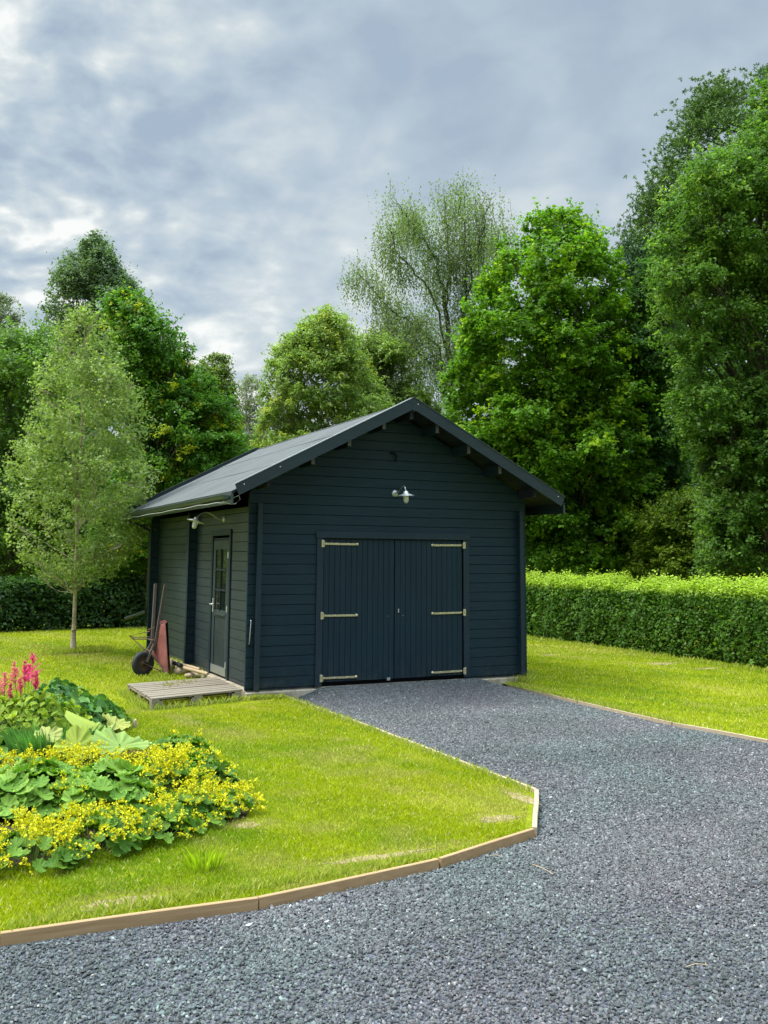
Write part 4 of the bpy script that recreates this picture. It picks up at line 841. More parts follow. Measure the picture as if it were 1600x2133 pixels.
# tall airy birch: limbs with hanging twigs
def airy_birch():
    rng = np.random.default_rng(77); D_ = 40; T = empty('birch_tree', (0, 0, 0)); tag(T, 'tall airy weeping birch with sky showing through, above the garage ridge', 'tree', g1)
    L_ = [[(945, 1260), (948, 1000), (944, 860), (938, 740), (930, 640), (912, 560), (885, 500), (860, 440)],
          [(944, 860), (955, 740), (966, 650), (972, 560), (968, 480), (950, 400)], [(966, 650), (985, 560), (1002, 480), (1022, 415)], [(930, 640), (935, 560), (930, 470), (925, 410)],
          [(944, 880), (915, 720), (870, 685), (820, 650), (775, 600), (750, 575)], [(938, 760), (900, 610), (860, 560), (825, 520), (812, 470)],
          [(955, 700), (1000, 640), (1030, 560), (1040, 480)], [(942, 800), (880, 740), (830, 720), (780, 690)], [(945, 820), (990, 730), (1010, 690)], [(885, 500), (850, 470), (835, 430)], [(940, 830), (885, 700), (850, 640)], [(972, 560), (1000, 520), (1035, 500)]]
    mb = MB(); tips = []
    for li, pl in enumerate(L_):
        dz = 0 if li < 2 else rng.uniform(-3, 3); n_ = len(pl)
        pts = [atd(x_, y_, D_+dz*(i/(n_-1))) for i, (x_, y_) in enumerate(pl)]; r0 = .19 if li == 0 else (.10 if li == 1 else .05)
        fine_ = []
        for i in range(n_-1):
            for t_ in np.linspace(0, 1, 5)[:-1]: fine_.append(pts[i]*(1-t_)+pts[i+1]*t_+rng.normal(0, .05, 3))
        fine_.append(pts[-1]); mb.tube(fine_, list(np.linspace(r0, .02, len(fine_))), 6, cap=False); fine_ = np.array(fine_)
        st = int(len(fine_)*(.62 if li == 0 else .3))
        for j in range(st, len(fine_)):
            for _ in range(3):
                d = rng.normal(size=3); d[2] = abs(d[2])*.6; d = unit(d); e_ = fine_[j]+d*rng.uniform(.2, 1.0); w_ = wig(fine_[j], e_, rng, 4, .08); mb.tube(w_, list(np.linspace(.012, .004, 4)), 3, cap=False); tips += [w_[2], w_[3], w_[3]]
    # lower denser curtain
    for _ in range(300):
        y = rng.uniform(660, 900); x_ = rng.uniform(790-(y-660)*.05, 965); tips.append(atd(x_, y, D_+rng.uniform(-2.5, 2.5)))
    for _ in range(70): tips.append(atd(rng.uniform(750, 860), rng.uniform(660, 760), D_+rng.uniform(-2, 2)))
    P_, A_ = [], []; hang = []
    for tp_ in tips:
        for _ in range(6):
            ln = rng.uniform(.25, 1.3); s0 = tp_+rng.normal(0, .26, 3); sway = rng.normal(0, .12, 3)*np.array([1, 1, 0]); k = int(ln*9)
            for q_ in np.linspace(0, 1, k): P_.append(s0+np.array([0, 0, -ln*q_])+sway*q_*q_+rng.normal(0, .045, 3))
            if rng.random() < .10: mb.tube([s0, s0+np.array([0, 0, -ln*.5])+sway*.25, s0+np.array([0, 0, -ln])+sway], .006, 3, cap=False)
    P_ = np.array(P_); n_ = len(P_); Nn = unit(rng.normal(0, 1, (n_, 3))+np.array([0, 0, .3])); f = rng.random((n_, 1)); col = np.array([.10, .15, .065])*(1-f)+np.array([.175, .235, .10])*f
    crown_mesh('crown', P_, Nn, rng.uniform(.07, .14, n_), .5, rng, col, 'leaf', T, 2.0); obj('trunk', mb, 'bark', T)
airy_birch()
MAP = [(436, 1132, 1182), (470, 1098, 1215), (500, 1048, 1262), (540, 1030, 1305), (600, 995, 1330), (660, 960, 1350), (720, 945, 1350), (780, 925, 1360), (840, 918, 1380), (900, 925, 1390), (980, 940, 1390), (1060, 1000, 1390), (1130, 1080, 1390), (1195, 1080, 1390)]
tree('maple_tree', 'large bright green maple right of the garage ridge', 'tree', 27, MAP, (1205, 1240), 38, 84000, [(.060, .14, .014), (.120, .24, .014), (.22, .33, .014)], leaf=.14, asp=.85, seed=19, trunk=.26, subn=9, subr=.42, flat_=.42, group=g1, limbs=60, depth=.8, up=.6, trunk_top=(1200, 700))
tree('spruce_tree', 'very dark spruce filling the gap between maple and right-hand trees', 'tree', 30, [(505, 1300, 1360), (560, 1285, 1400), (640, 1290, 1430), (760, 1300, 1440), (900, 1290, 1450), (1050, 1280, 1460), (1200, 1270, 1470)], (1370, 1260), 40, 46000, [(.028, .07, .030), (.060, .13, .048)], leaf=.16, asp=.3, seed=10, trunk=.25, subn=9, subr=.5, flat_=.35, group=g1, matn='needle', droop=.6)
tree('deciduous_tree', 'deep green leafy tree closing the gap between the maple and the right-hand tree', 'tree', 26.5, [(540, 1330, 1365), (600, 1305, 1400), (700, 1300, 1420), (820, 1310, 1430), (950, 1320, 1440), (1080, 1320, 1450), (1190, 1310, 1450)], (1375, 1250), 30, 22000, [(.035, .09, .022), (.075, .155, .032)], leaf=.14, asp=.7, seed=71, trunk=.14, subn=9, subr=.45, group=g1, limbs=20)
PIN = [(150, 1565, 1720), (175, 1470, 1740), (215, 1440, 1760), (255, 1430, 1760), (285, 1385, 1760), (330, 1385, 1740), (355, 1345, 1740), (400, 1335, 1720), (440, 1340, 1700), (470, 1305, 1690), (505, 1298, 1680), (530, 1345, 1660), (620, 1380, 1640)]
def pine():
    rng = np.random.default_rng(50); D_ = 31; T = empty('pine_tree', (0, 0, 0)); tag(T, 'tall dark pine with layered needle tufts reaching highest at the upper right', 'tree', g1)
    ys = [q[0] for q in PIN]; mb = MB(); trunk = [atd(1640, 1250, D_), atd(1635, 900, D_), atd(1625, 600, D_), atd(1620, 400, D_), atd(1600, 230, D_), atd(1590, 170, D_)]; mb.tube(trunk, [.36, .3, .24, .17, .09, .03], 9)
    cl = []
    for i in range(135):
        y = rng.uniform(165, 620); a_ = np.interp(y, ys, [q[1] for q in PIN]); b_ = np.interp(y, ys, [q[2] for q in PIN]); x_ = a_+24+(b_-a_-24)*rng.random()**1.6*.85
        dd = rng.uniform(-1, 1)*2.8*min(1, (x_-a_)/120+.15); c_ = atd(x_, y, D_+dd); cl.append(c_)
        if i % 2 == 0: s0 = atd(1622, min(y+rng.uniform(20, 90), 800), D_); mb.tube(wig(s0, c_, rng, 6, .06), list(np.linspace(.055, .012, 6)), 5, cap=False)
    for y, a_ in [(q[0], q[1]) for q in PIN[:12]]:
        for k in range(3): cl.append(atd(a_+rng.uniform(18, 40), y+rng.uniform(-2, 24), D_+rng.uniform(-1, 1)))
    cl = np.array(cl); tufts = []; 
    for c_ in cl:
        k = 44; r_ = rng.uniform(.5, .9); d = rng.normal(0, .5, (k, 3))*np.array([1, 1, .36]); tufts.append(c_+d*r_)
    tufts = np.concatenate(tufts); k = 15; n_ = len(tufts)*k; dirs = unit(rng.normal(size=(n_, 3))+np.array([0, 0, .55])); c_ = np.repeat(tufts, k, 0); ln = rng.uniform(.07, .135, n_)
    P_ = c_+dirs*ln[:, None]*.5; Nn = unit(np.cross(dirs, rng.normal(size=(n_, 3)))); f = np.repeat(rng.random(len(tufts)), k)[:, None]; col = (np.array([.045, .105, .022])*(1-f)+np.array([.115, .205, .036])*f)*np.exp(rng.normal(0, .15, n_))[:, None]
    s_ = ln[:, None]; a = dirs; b = np.cross(Nn, a); V = np.empty((n_, 4, 3)); V[:, 0] = P_-a*s_*.5; V[:, 2] = P_+a*s_*.5; V[:, 1] = P_+b*.015; V[:, 3] = P_-b*.015
    np_mesh('crown', V.reshape(-1, 3), np.arange(n_*4).reshape(n_, 4), np.repeat(col, 4, 0), 'needle', T); obj('trunk', mb, 'bark', T)
pine()
RT = [(170, 1590, 1760), (240, 1560, 1780), (320, 1500, 1790), (370, 1415, 1790), (430, 1380, 1790), (500, 1360, 1790), (580, 1345, 1790), (660, 1345, 1790), (740, 1375, 1790), (820, 1395, 1790), (900, 1405, 1790), (1000, 1440, 1790), (1100, 1450, 1790), (1190, 1460, 1790)]
tree('oak_tree', 'big mid-green broadleaf tree filling the right picture edge in front of the pine', 'tree', 22, RT, (1588, 1260), 42, 90000, [(.055, .118, .024), (.105, .195, .036), (.16, .25, .05)], leaf=.12, asp=.65, seed=12, trunk=.22, subn=10, subr=.42, flat_=.42, group=g1, limbs=60, trunk_top=(1580, 300), gap=.06)
for i, (rows_, bx, D_, cl_, lb) in enumerate([
    ([(1035, 1130, 1200), (1070, 1095, 1290), (1110, 1085, 1320), (1160, 1085, 1330), (1205, 1085, 1330)], 1190, 27.5, [(.06, .14, .025), (.12, .23, .035)], 'low leafy green shrub behind the hedge beside the garage corner'),
    ([(1045, 1400, 1480), (1075, 1350, 1520), (1110, 1320, 1540), (1160, 1310, 1540), (1210, 1310, 1540)], 1420, 25, [(.09, .16, .02), (.19, .26, .025)], 'yellow-green shrub behind the middle of the right hedge'),
    ([(960, 1500, 1640), (1010, 1460, 1720), (1080, 1450, 1760), (1150, 1450, 1760), (1215, 1450, 1760)], 1600, 23, [(.07, .14, .035), (.14, .23, .06)], 'bluish green shrub behind the hedge at the right picture edge'),
    ([(880, 940, 1020), (930, 930, 1080), (990, 980, 1130), (1060, 1030, 1150)], 1030, 28, [(.05, .09, .04), (.095, .14, .07)], 'dull green bush just behind the right roof slope'),
    ([(800, 1560, 1620), (850, 1490, 1700), (920, 1460, 1740), (990, 1450, 1740)], 1610, 23, [(.06, .11, .04), (.10, .155, .06)], 'grey-green leafy boughs below the bare trunk at the right edge')]):
    tree('shrub', lb, 'shrub', D_, rows_, (bx, 1255), 30, 16000, cl_, leaf=.12, asp=.65, seed=20+i, trunk=.06, subn=9, subr=.5, flat_=.5, group='shrubs behind the right hedge', limbs=14)

# dark wood far behind
rng = np.random.default_rng(60); n_ = 190000; x_ = rng.uniform(-700, 2500, n_)
x_[:int(n_*.8)] = rng.uniform(-250, 2000, int(n_*.8)); topy = 1000+60*np.sin(x_/130)+40*np.sin(x_/47+1); topy = topy-np.interp(x_, [-700, 60, 160, 420, 520, 880, 980, 1120, 1300, 1480, 1700, 2500], [100, 160, 200, 110, 0, 0, 120, 230, 300, 400, 520, 400])+45*np.sin(x_/21)*np.sin(x_/57); y_ = topy+(1225-topy)*rng.random(n_)**.8
Dd_ = rng.uniform(40, 50, n_); Pw = CAM[None]+Dd_[:, None]*(Fv[None]+((x_-800)/FPX)[:, None]*Rv[None]-((y_-CY)/FPX)[:, None]*Uv[None])
f = rng.random((n_, 1)); V, F_, C_ = leafcards(Pw, unit(rng.normal(size=(n_, 3))+np.array([0, 0, .7])), rng.uniform(.2, .42, n_), .7, rng, np.array([.025, .065, .018])*(1-f)+np.array([.07, .13, .035])*f)
mbk = np_mesh('woodland', V, F_, C_, 'leaf'); tag(mbk, 'dark mass of woodland far behind the garage and hedges', 'woodland', kind='stuff')

# hedges
def hedge(name, label, p, q, wd, h, n, cols, leaf, seed, topc=None, zb=LAWN, shoot=.12):
    rng = np.random.default_rng(seed); p = np.array([*p, 0.]); q = np.array([*q, 0.]); d = q-p; ln = np.linalg.norm(d); d /= ln; s_ = np.array([-d[1], d[0], 0.])
    T = empty(name, tuple(p)); T['_o'] = [float(v_) for v_ in p]; t_ = rng.random(n)*ln; face = rng.choice(4, n, p=[.36, .26, .14, .24]); u = rng.random(n)
    bulge = .05*np.sin(t_*1.9)+.04*np.sin(t_*4.7+1)
    P_ = p+d*t_[:, None]; Nn = np.zeros((n, 3))
    hh = h+.03*np.sin(t_*1.3)+.02*np.sin(t_*5)+.07*(noise2(t_, t_*0, seed+3, .35)-.5)
    lat = np.where(face == 0, -wd/2, np.where(face == 2, wd/2, rng.uniform(-wd/2, wd/2, n)))+np.where(face == 0, -bulge, np.where(face == 2, bulge, 0))
    z = np.where((face == 0) | (face == 2), (hh-zb)*u**.85, hh-zb); core = face == 3; z[core] = (h-zb)*u[core]
    # rounded shoulders, slightly battered sides
    lat = lat*(1-.10*np.clip(z/(h-zb), 0, 1)**3); cr = (face == 1); z[cr] += .10*(1-(lat[cr]/(wd/2))**2)-.02
    P_ = P_+s_*lat[:, None]; P_[:, 2] = zb+z; 
    Nn[face == 0] = -s_; Nn[face == 2] = s_; Nn[cr] = (0, 0, 1); Nn[core] = (0, 0, 1)
    lump = noise2(t_*1.0+lat*.5, z*1.0+lat, seed, .22); P_ += Nn*((lump-.5)*.24)[:, None]; P_ += rng.normal(0, .035, (n, 3)); sh = cr & (rng.random(n) < .35); P_[sh, 2] += np.abs(rng.normal(0, shoot, sh.sum()))*.6
    Nn = unit(Nn*.8+np.array([0, 0, .35])+rng.normal(0, .5, (n, 3)))
    f = np.clip(noise2(t_, z+lat, seed+1, .3)*.6+rng.random(n)*.5-.05, 0, 1)[:, None]; col = (np.array(cols[0])*(1-f)+np.array(cols[1])*f)*np.exp(rng.normal(0, .2, n))[:, None]
    if topc: g_ = np.clip((P_[:, 2]-(h-.13))/.14, 0, 1)[:, None]; col = col*(1-g_)+np.array(topc)*np.exp(rng.normal(0, .15, (n, 1)))*g_
    P_ -= np.array(T['_o'])
    V, F_, C_ = leafcards(P_, Nn, leaf*rng.uniform(.6, 1.3, n)*np.where(core, 1.7, 1), .7, rng, np.clip(col, .003, .8)); np_mesh('foliage', V, F_, C_, 'leaf', T)
    mb = MB(); k = int(ln/.45)
    for i in range(k):
        b_ = p+d*(i+.5)*ln/k+s_*rng.uniform(-wd*.2, wd*.2); b_[2] = zb
        mb.tube([b_, b_+np.array([rng.normal(0, .05), rng.normal(0, .05), .5]), b_+np.array([rng.normal(0, .1), rng.normal(0, .1), (h-zb)*.85])], [.025, .02, .008], 5)
        for _ in range(5): z0 = rng.uniform(.1, .8)*(h-zb); mb.tube([b_+np.array([0, 0, z0]), b_+s_*rng.uniform(-wd*.4, wd*.4)+d*rng.normal(0, .2)+np.array([0, 0, z0+.25])], [.01, .004], 3, cap=False)
    obj('stems', mb, 'bark', T); return tag(T, label, 'hedge', 'clipped hedges round the garden')
hedge('hedge', 'long clipped hedge with pale fresh top growth right of the garage', (9.75, -5), (9.75, 16), .95, 1.18, 125000, [(.040, .105, .014), (.105, .21, .028)], .062, 5, (.34, .46, .06))
hedge('hedge', 'dark clipped hedge at the back of the left lawn', (4.5, 14.6), (-9, 12.2), .9, .98, 46000, [(.022, .055, .016), (.055, .12, .028)], .095, 6)

# ------------------------------------------------------------------ flower bed
mb = MB(); r = random.Random(4); k = len(BED)
cxb, cyb = sum(q[0] for q in BED)/k, sum(q[1] for q in BED)/k
rings = []
for f_, z_ in ((1.0, LAWN+.004), (.9, LAWN+.05), (.7, LAWN+.10), (.35, LAWN+.12)): rings += [(cxb+(x-cxb)*f_, cyb+(y-cyb)*f_, z_) for x, y in BED]
fs = [(a_*k+j, a_*k+(j+1) % k, (a_+1)*k+(j+1) % k, (a_+1)*k+j) for a_ in range(3) for j in range(k)]+[tuple(3*k+j for j in range(k))]
t = NT(M['soil']); a = t.noise(25, 5, .7); t.base(t.ramp(a, [(.3, (.022, .016, .01)), (.7, (.075, .055, .035))])); t.bump(a, .8, .03)
mb.add(rings, fs); o = obj('flower_bed_soil', mb, 'soil'); o['kind'] = 'structure'

def disc_leaf(V, F_, C_, c, n, rad, rng, col, lobes=9, cup=.25, tilt=None, depth=.16, wave=.08):
    """scalloped round leaf, fan of quads with pleats"""
    n = unit(np.array(n, float)); a = unit(np.cross(n, rng.normal(size=3))); b = np.cross(n, a); o = len(V); k = lobes*4
    V.append(c-n*rad*cup*.5); C_.append(col*.9)
    for ring, fr in ((0, .55), (1, 1.0)):
        for j in range(k):
            th = 2*pi*j/k; notch = 1 if ring == 0 else (1-depth*(.5+.5*cos(lobes*th))**1.5); back = 1-.45*max(0, cos(th))**14
            rr_ = rad*fr*notch*(back if ring else (.7+.3*back)); pl = .085*rad*cos(lobes*th+pi)*fr
            h = rad*cup*(fr**2-.5)+pl+rng.normal(0, wave*rad*.25)*fr+wave*rad*sin(2*th+c[0]*9)*fr
            V.append(c+a*cos(th)*rr_+b*sin(th)*rr_+n*h); C_.append(col*(1.0, .80, 1.22, .80)[j % 4]*(1.0 if ring else .92)*(1+.12*sin(5*th+c[0]*31)))
    for j in range(k):
        q = (j+1) % k; F_.append((o, o+1+j, o+1+q, o+1+q)); F_.append((o+1+j, o+1+k+j, o+1+k+q, o+1+q))
def mesh_poly(name, V, F_, C_, matn, parent):
    me = bpy.data.meshes.new(name); fs = [tuple(dict.fromkeys(f)) for f in F_]; me.from_pydata([tuple(v_) for v_ in V], [], fs)
    a_ = me.attributes.new('col', 'FLOAT_COLOR', 'POINT'); c = np.ones((len(V), 4), np.float32); c[:, :3] = np.clip(np.array(C_), 0, .9); a_.data.foreach_set('color', c.ravel())
    me.polygons.foreach_set('use_smooth', np.ones(len(fs), bool)); me.materials.append(M[matn]); o = bpy.data.objects.new(name, me); return finish(o, parent)
def mantle(cx_, cy_, R_, H_, nleaf, nfl, label, seed, lc=((.075, .18, .04), (.15, .30, .085)), lr=.07, fl_side=None, stems=True, fh=.05):
    rng = np.random.default_rng(seed); T = empty('lady_mantle', (cx_, cy_, LAWN)); V, F_, C_ = [], [], []
    for i in range(nleaf):
        th = rng.uniform(0, 2*pi); rr_ = R_*sqrt(rng.random()); h = H_*sqrt(max(.05, 1-(rr_/R_)**2*.85))*rng.uniform(.55, 1.0); c = np.array([rr_*cos(th), rr_*sin(th), h])
        nn = np.array([cos(th)*rr_/R_*.7, sin(th)*rr_/R_*.7, 1.0])+rng.normal(0, .28, 3); f = rng.random(); col = np.array(lc[0])*(1-f)+np.array(lc[1])*f
        disc_leaf(V, F_, C_, c, nn, lr*rng.uniform(.6, 1.15), rng, col, lobes=9)
    if nleaf: mesh_poly('leaves', V, F_, C_, 'bigleaf', T)
    # frothy flower sprays
    P_ = []; mb = MB()
    for i in range(nfl):
        if fl_side is not None: th = fl_side+rng.normal(0, .8)
        else: th = rng.uniform(0, 2*pi)
        rr_ = R_*(.35+.75*rng.random()) if fl_side is not None else R_*1.05*sqrt(rng.random()); h = H_*sqrt(max(.04, 1-(min(rr_/R_, 1))**2*.9))*rng.uniform(.8, 1.15)+fh
        c = np.array([rr_*cos(th), rr_*sin(th), h]); k = rng.integers(26, 48)
        # each spray: several small balls of florets
        sub = c+rng.normal(0, .026, (5, 3)); P_.append(sub[rng.integers(0, 5, k)]+rng.normal(0, .0085, (k, 3)))
        if stems: mb.tube([np.array([rr_*cos(th)*.5, rr_*sin(th)*.5, .02]), np.array([rr_*cos(th)*.9, rr_*sin(th)*.9, h*.6]), c], [.003, .002, .0015], 3, cap=False)
    if nfl:
        P_ = np.concatenate(P_); n_ = len(P_); f = rng.random((n_, 1)); col = (np.array([.36, .38, .012])*(1-f)+np.array([.72, .62, .012])*f)*np.exp(rng.normal(0, .15, n_))[:, None]
        V, F_, C_ = leafcards(P_, unit(rng.normal(size=(n_, 3))+np.array([0, 0, .6])), rng.uniform(.012, .023, n_), .85, rng, np.clip(col, 0, .85)); np_mesh('flowers', V, F_, C_, 'petal', T)
        if stems:
            me = obj('stalks', mb, 'stalk', T)
    return tag(T, label, 'flowering plant', 'yellow-flowered mantle plants in the bed')
M['stalk'] = mat('green_stalk', (.16, .26, .05), .6)
def gp(px, py, z=LAWN): p_ = onz(px, py, z); return p_[0], p_[1]
# (px,py) of the ground under each plant, then radius and height
PLS = [((60, 1800), .36, .20, 30, 150, 'yellow flowered mantle plant at the lower left corner of the bed'),
       ((190, 1775), .36, .22, 40, 150, 'yellow flowered mantle plant at the front edge, left of centre'),
       ((320, 1745), .32, .20, 50, 75, 'mantle plant with sparse yellow sprays at the front edge, middle'),
       ((415, 1712), .34, .22, 60, 130, 'mantle plant with green stems and yellow sprays near the bed tip'),
       ((500, 1690), .27, .15, 26, 160, 'low yellow flowered mantle plant at the right tip of the bed'),
       ((440, 1640), .32, .26, 95, 30, 'large leaved mantle plant behind the right tip, few flowers'),
       ((340, 1680), .36, .34, 80, 210, 'tall mantle plant with orange-yellow froth in the right middle of the bed'),
       ((215, 1710), .42, .40, 150, 24, 'mound of big scalloped pale leaves in the middle of the bed'),
       ((70, 1710), .42, .42, 150, 30, 'mound of scalloped leaves at the left picture edge'),
       ((400, 1580), .30, .22, 60, 14, 'small dark leaved mantle plant on the right rim of the bed'),
       ((455, 1622), .24, .10, 0, 120, 'yellow froth of flowers lying over the right rim of the bed'),
       ((170, 1648), .46, .28, 26, 330, 'broad mound of dense yellow flowers across the middle back'),
       ((40, 1655), .38, .27, 30, 110, 'yellow flowered plant behind the left leaf mound'),
       ((300, 1618), .32, .15, 30, 60, 'thin yellow sprays over dark soil below the big round leaves'),
       ((390, 1600), .26, .16, 6, 60, 'little yellow clump half hidden behind the right leaves')]
for i, (pp, R_, H_, nlf, nfl, lb) in enumerate(PLS):
    x_, y_ = gp(*pp); pale = i in (7, 8); nfl = int(nfl*(.38 if i != 6 else .5)); nlf = int(nlf*1.35)+14; x_ -= .12 if pp[0] > 380 else 0; mantle(x_, y_, R_, H_, nlf, nfl, lb, 200+i, lc=((.095, .215, .018), (.20, .345, .05)) if pale else ((.055, .14, .012), (.145, .27, .025)), lr=.085 if pale else .062, fh=.03 if i in (4, 10) else .05)

def leafy(cx_, cy_, R_, H_, n, cols, ls, asp, label, name, cat, seed, matn='bigleaf', up=.6, group=None):
    rng = np.random.default_rng(seed); T = empty(name, (cx_, cy_, LAWN)); th = rng.uniform(0, 2*pi, n); rr_ = R_*np.sqrt(rng.random(n)); h = H_*np.sqrt(np.maximum(.05, 1-(rr_/R_)**2*.8))*rng.uniform(.35, 1, n)
    P_ = np.stack([rr_*np.cos(th), rr_*np.sin(th), h], 1); out_ = np.stack([np.cos(th), np.sin(th), np.zeros(n)], 1); Nn = unit(out_*.45+np.array([0, 0, up])+rng.normal(0, .35, (n, 3)))
    f = rng.random((n, 1)); col = (np.array(cols[0])*(1-f)+np.array(cols[1])*f)*np.exp(rng.normal(0, .18, n))[:, None]
    # 6-point leaf blades
    a = unit(out_+rng.normal(0, .5, (n, 3))); a = unit(a-(a*Nn).sum(1, keepdims=True)*Nn); b = np.cross(Nn, a); s_ = (ls*rng.uniform(.6, 1.25, n))[:, None]
    V = np.empty((n, 8, 3)); prof = [(-.5, 0, 0), (-.25, .8, .10), (.1, 1, .12), (.36, .55, .02), (.55, 0, -.16), (.36, -.55, .02), (.1, -1, .12), (-.25, -.8, .10)]
    for j, (u, v_, w_) in enumerate(prof): V[:, j] = P_+a*s_*u+b*s_*v_*.5*asp+Nn*s_*w_
    q = np.arange(n)[:, None]*8; F_ = np.concatenate([q+np.array([[0, 1, 2, 7]])*0+np.array([[0, 1, 7, 0]])*0+np.array([[0, 1, 2, 3]]), q+np.array([[0, 3, 4, 4]])*0+np.array([[0, 3, 4, 5]]), q+np.array([[0, 5, 6, 7]])])
    o = np_mesh('leaves', V.reshape(-1, 3), F_, np.repeat(np.clip(col, 0, .8), 8, 0), matn, T)
    mb = MB()
    for i in range(min(n, 60)): mb.tube([(P_[i][0]*.2, P_[i][1]*.2, 0), tuple(P_[i]*np.array([.7, .7, .8])), tuple(P_[i])], [.004, .003, .002], 3, cap=False)
    obj('stalks', mb, 'stalk', T); return tag(T, label, cat, group)
gl = 'leafy plants at the back of the bed'
leafy(*gp(150, 1535), .52, .46, 620, [(.045, .13, .025), (.12, .26, .06)], .11, .7, 'dark green bush of broad leaves behind the folded yellow leaf', 'leafy_plant', 'plant', 1, group=gl)
leafy(*gp(70, 1560), .55, .55, 620, [(.10, .18, .015), (.26, .34, .02)], .085, .6, 'yellow-green leafy plant below the pink plumes', 'leafy_plant', 'plant', 2, group=gl)
leafy(*gp(-30, 1560), .5, .55, 420, [(.10, .18, .015), (.24, .33, .02)], .085, .6, 'yellow-green leafy plant cut by the left picture edge', 'leafy_plant', 'plant', 3, group=gl)
leafy(*gp(215, 1520), .30, .26, 240, [(.07, .15, .02), (.17, .26, .03)], .075, .7, 'low light green plant at the far right rim of the bed', 'leafy_plant', 'plant', 4, group=gl)
leafy(*gp(120, 1500), .40, .44, 380, [(.04, .12, .03), (.10, .22, .06)], .10, .7, 'darkest leafy plant at the back corner of the bed', 'leafy_plant', 'plant', 5, group=gl)
leafy(*gp(20, 1600), .40, .30, 260, [(.08, .17, .03), (.17, .29, .05)], .12, .75, 'green plant with drooping leaves left of the grass clump', 'leafy_plant', 'plant', 6, group=gl)
p_ = gp(105, 1600); tuft(p_[0], p_[1], 900, .36, .26, (.10, .24, .05), 'grass_clump', 'fine-leaved blue-green grass clump between leaves and yellow flowers', 'ornamental grass', 2, .006)
# big round leaves on stalks
BL = [((250, 1550), .25, (.12, -.25, 1), (.22, .33, .075), .30, 'widest flat pale round leaf lying at the right'), ((160, 1552), .20, (.2, -.6, .9), (.27, .34, .04), .30, 'upright pleated pale leaf standing in the centre'), ((100, 1530), .13, (-.1, -.5, 1), (.34, .38, .10), .30, 'small whitish round leaf at the left'),
      ((240, 1505), .16, (.3, -.3, 1), (.33, .36, .08), .22, 'small yellow leaf at the back right'), ((292, 1546), .12, (.2, .1, 1), (.27, .38, .14), .14, 'small pale leaf nearest the lawn'), ((200, 1517), .12, (.2, -.2, 1), (.26, .36, .07), .30, 'small green leaf under the folded yellow one')]
BP = empty('butterbur_plant', (*gp(200, 1590), LAWN)); BP['_o'] = [*map(float, gp(200, 1590)), LAWN]; tag(BP, 'plant with big round pale green leaves, one folded and yellow, in the bed', 'plant')
rng = np.random.default_rng(9); bo = np.array(BP['_o']); del BP['_o']; mbs = MB()
for (pp, rad, nn, cl_, hh, lb) in BL:
    c = onz(pp[0], pp[1], LAWN+hh)-bo; V, F_, C_ = [], [], []; disc_leaf(V, F_, C_, c, nn, rad, rng, np.array(cl_), lobes=11, cup=.12, depth=.06, wave=.10); o = mesh_poly('big_leaf', V, F_, C_, 'bigleaf', BP); o['label'] = lb; mbs.tube([(0, 0, 0), tuple(c*np.array([.5, .5, .7])), tuple(c)], [.009, .008, .006], 6)
# folded yellow leaf
A_, B2_ = onz(138, 1482, LAWN+.48)-bo, onz(212, 1515, LAWN+.34)-bo; V, F_, C_ = [], [], []; n_ = 12
for i in range(n_+1):
    t_ = i/n_; m_ = A_+(B2_-A_)*t_; w_ = sin(pi*min(1, .08+t_*.92))**.6*.13; side = unit(np.cross(B2_-A_, [0, 0, 1.]))
    V += [m_-side*-w_*.8+np.array([0, 0, -w_*.55]), m_-side*-w_*.35+np.array([0, 0, -w_*.1]), m_+np.array([0, 0, .012]), m_-side*w_*.3+np.array([0, 0, -w_*.55+.01*(i % 2)]), m_-side*w_*.35+np.array([0, 0, -w_*1.25+.015*(i % 2)])]
    C_ += [np.array([.30, .38, .06])]*3+[np.array([.50, .46, .03])]*2
for i in range(n_):
    for j in range(4): F_.append((i*5+j, i*5+j+1, i*5+j+6, i*5+j+5))
o = mesh_poly('big_leaf', V, F_, C_, 'bigleaf', BP); o['label'] = 'folded leaf turned yellow along its edge'; mbs.tube([(0, 0, 0), tuple(B2_*.5+np.array([0, 0, .1])), tuple((A_+B2_)/2)], [.009, .008, .006], 6)
_q = obj('stalks', mbs, 'stalk', None); _q.parent = BP
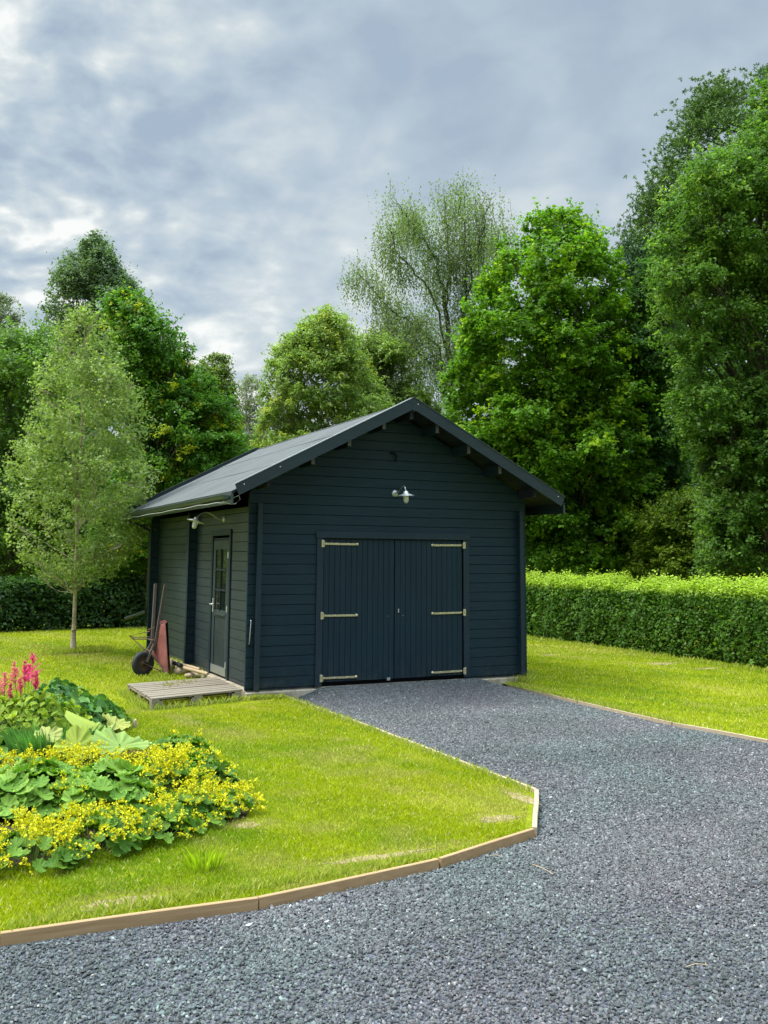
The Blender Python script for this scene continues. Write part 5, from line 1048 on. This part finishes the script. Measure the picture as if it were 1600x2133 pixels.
# astilbe with pink plumes
def astilbe(px_, py_, plumes, label, seed):
    x_, y_ = gp(px_, py_); rng = np.random.default_rng(seed); T = empty('astilbe', (x_, y_, LAWN)); base = np.array([x_, y_, LAWN]); mb = MB()
    for (qx, qb, qt, w_, cl_) in plumes:
        d = ray(qx, qt); t_ = (y_-CAM[1]+rng.uniform(-.15, .15))/d[1]; top = CAM+t_*d-base; d2 = ray(qx-(qx-px_)*.12, qb); bot = CAM+t_*d2-base; L_ = np.linalg.norm(top-bot); ax = (top-bot)/L_
        P_ = []
        for k in range(30):
            u = rng.random()**.9; c = bot+(top-bot)*u; ln = 1.6*w_*(1-u)**.75*rng.uniform(.6, 1.1)+.012; d_ = unit(rng.normal(size=3)*np.array([1, 1, .4])+ax*.9)
            for q_ in np.linspace(0, 1, 11): P_.append(c+d_*ln*q_+rng.normal(0, .0045, (3, 3)))
        P_ = np.concatenate(P_); n_ = len(P_); f = rng.random((n_, 1)); col = (np.array(cl_)*(1-f)+np.array(cl_)*1.5*f)
        V, F_, C_ = leafcards(P_, unit(rng.normal(size=(n_, 3))), rng.uniform(.008, .016, n_), .7, rng, np.clip(col, 0, .85)); np_mesh('plume', V, F_, C_, 'petal', T)
        mb.tube([(0, 0, 0), tuple(bot*.6+np.array([0, 0, 0])), tuple(bot), tuple(top)], [.004, .004, .003, .001], 4)
    obj('stalks', mb, 'stalk', T); return tag(T, label, 'flowering plant', 'pink astilbes')
PK1 = (.70, .08, .25); PK2 = (.66, .17, .25)
astilbe(52, 1550, [(68, 1425, 1360, .075, PK1), (52, 1430, 1378, .05, PK1), (30, 1432, 1380, .06, PK2), (76, 1440, 1400, .04, PK1), (42, 1450, 1412, .04, PK2), (60, 1420, 1385, .05, PK1)], 'bright pink feathery astilbe plumes standing highest in the bed', 1)
astilbe(5, 1555, [(10, 1452, 1402, .055, PK2), (-8, 1445, 1390, .05, PK2), (22, 1460, 1425, .035, PK2)], 'paler pink astilbe plumes at the left picture edge', 2)
# clean helper tags
for o in sc.objects:
    for k in ('_o', '_D'):
        if k in o: del o[k]
sc.cycles.max_bounces = 6; sc.cycles.transparent_max_bounces = 6
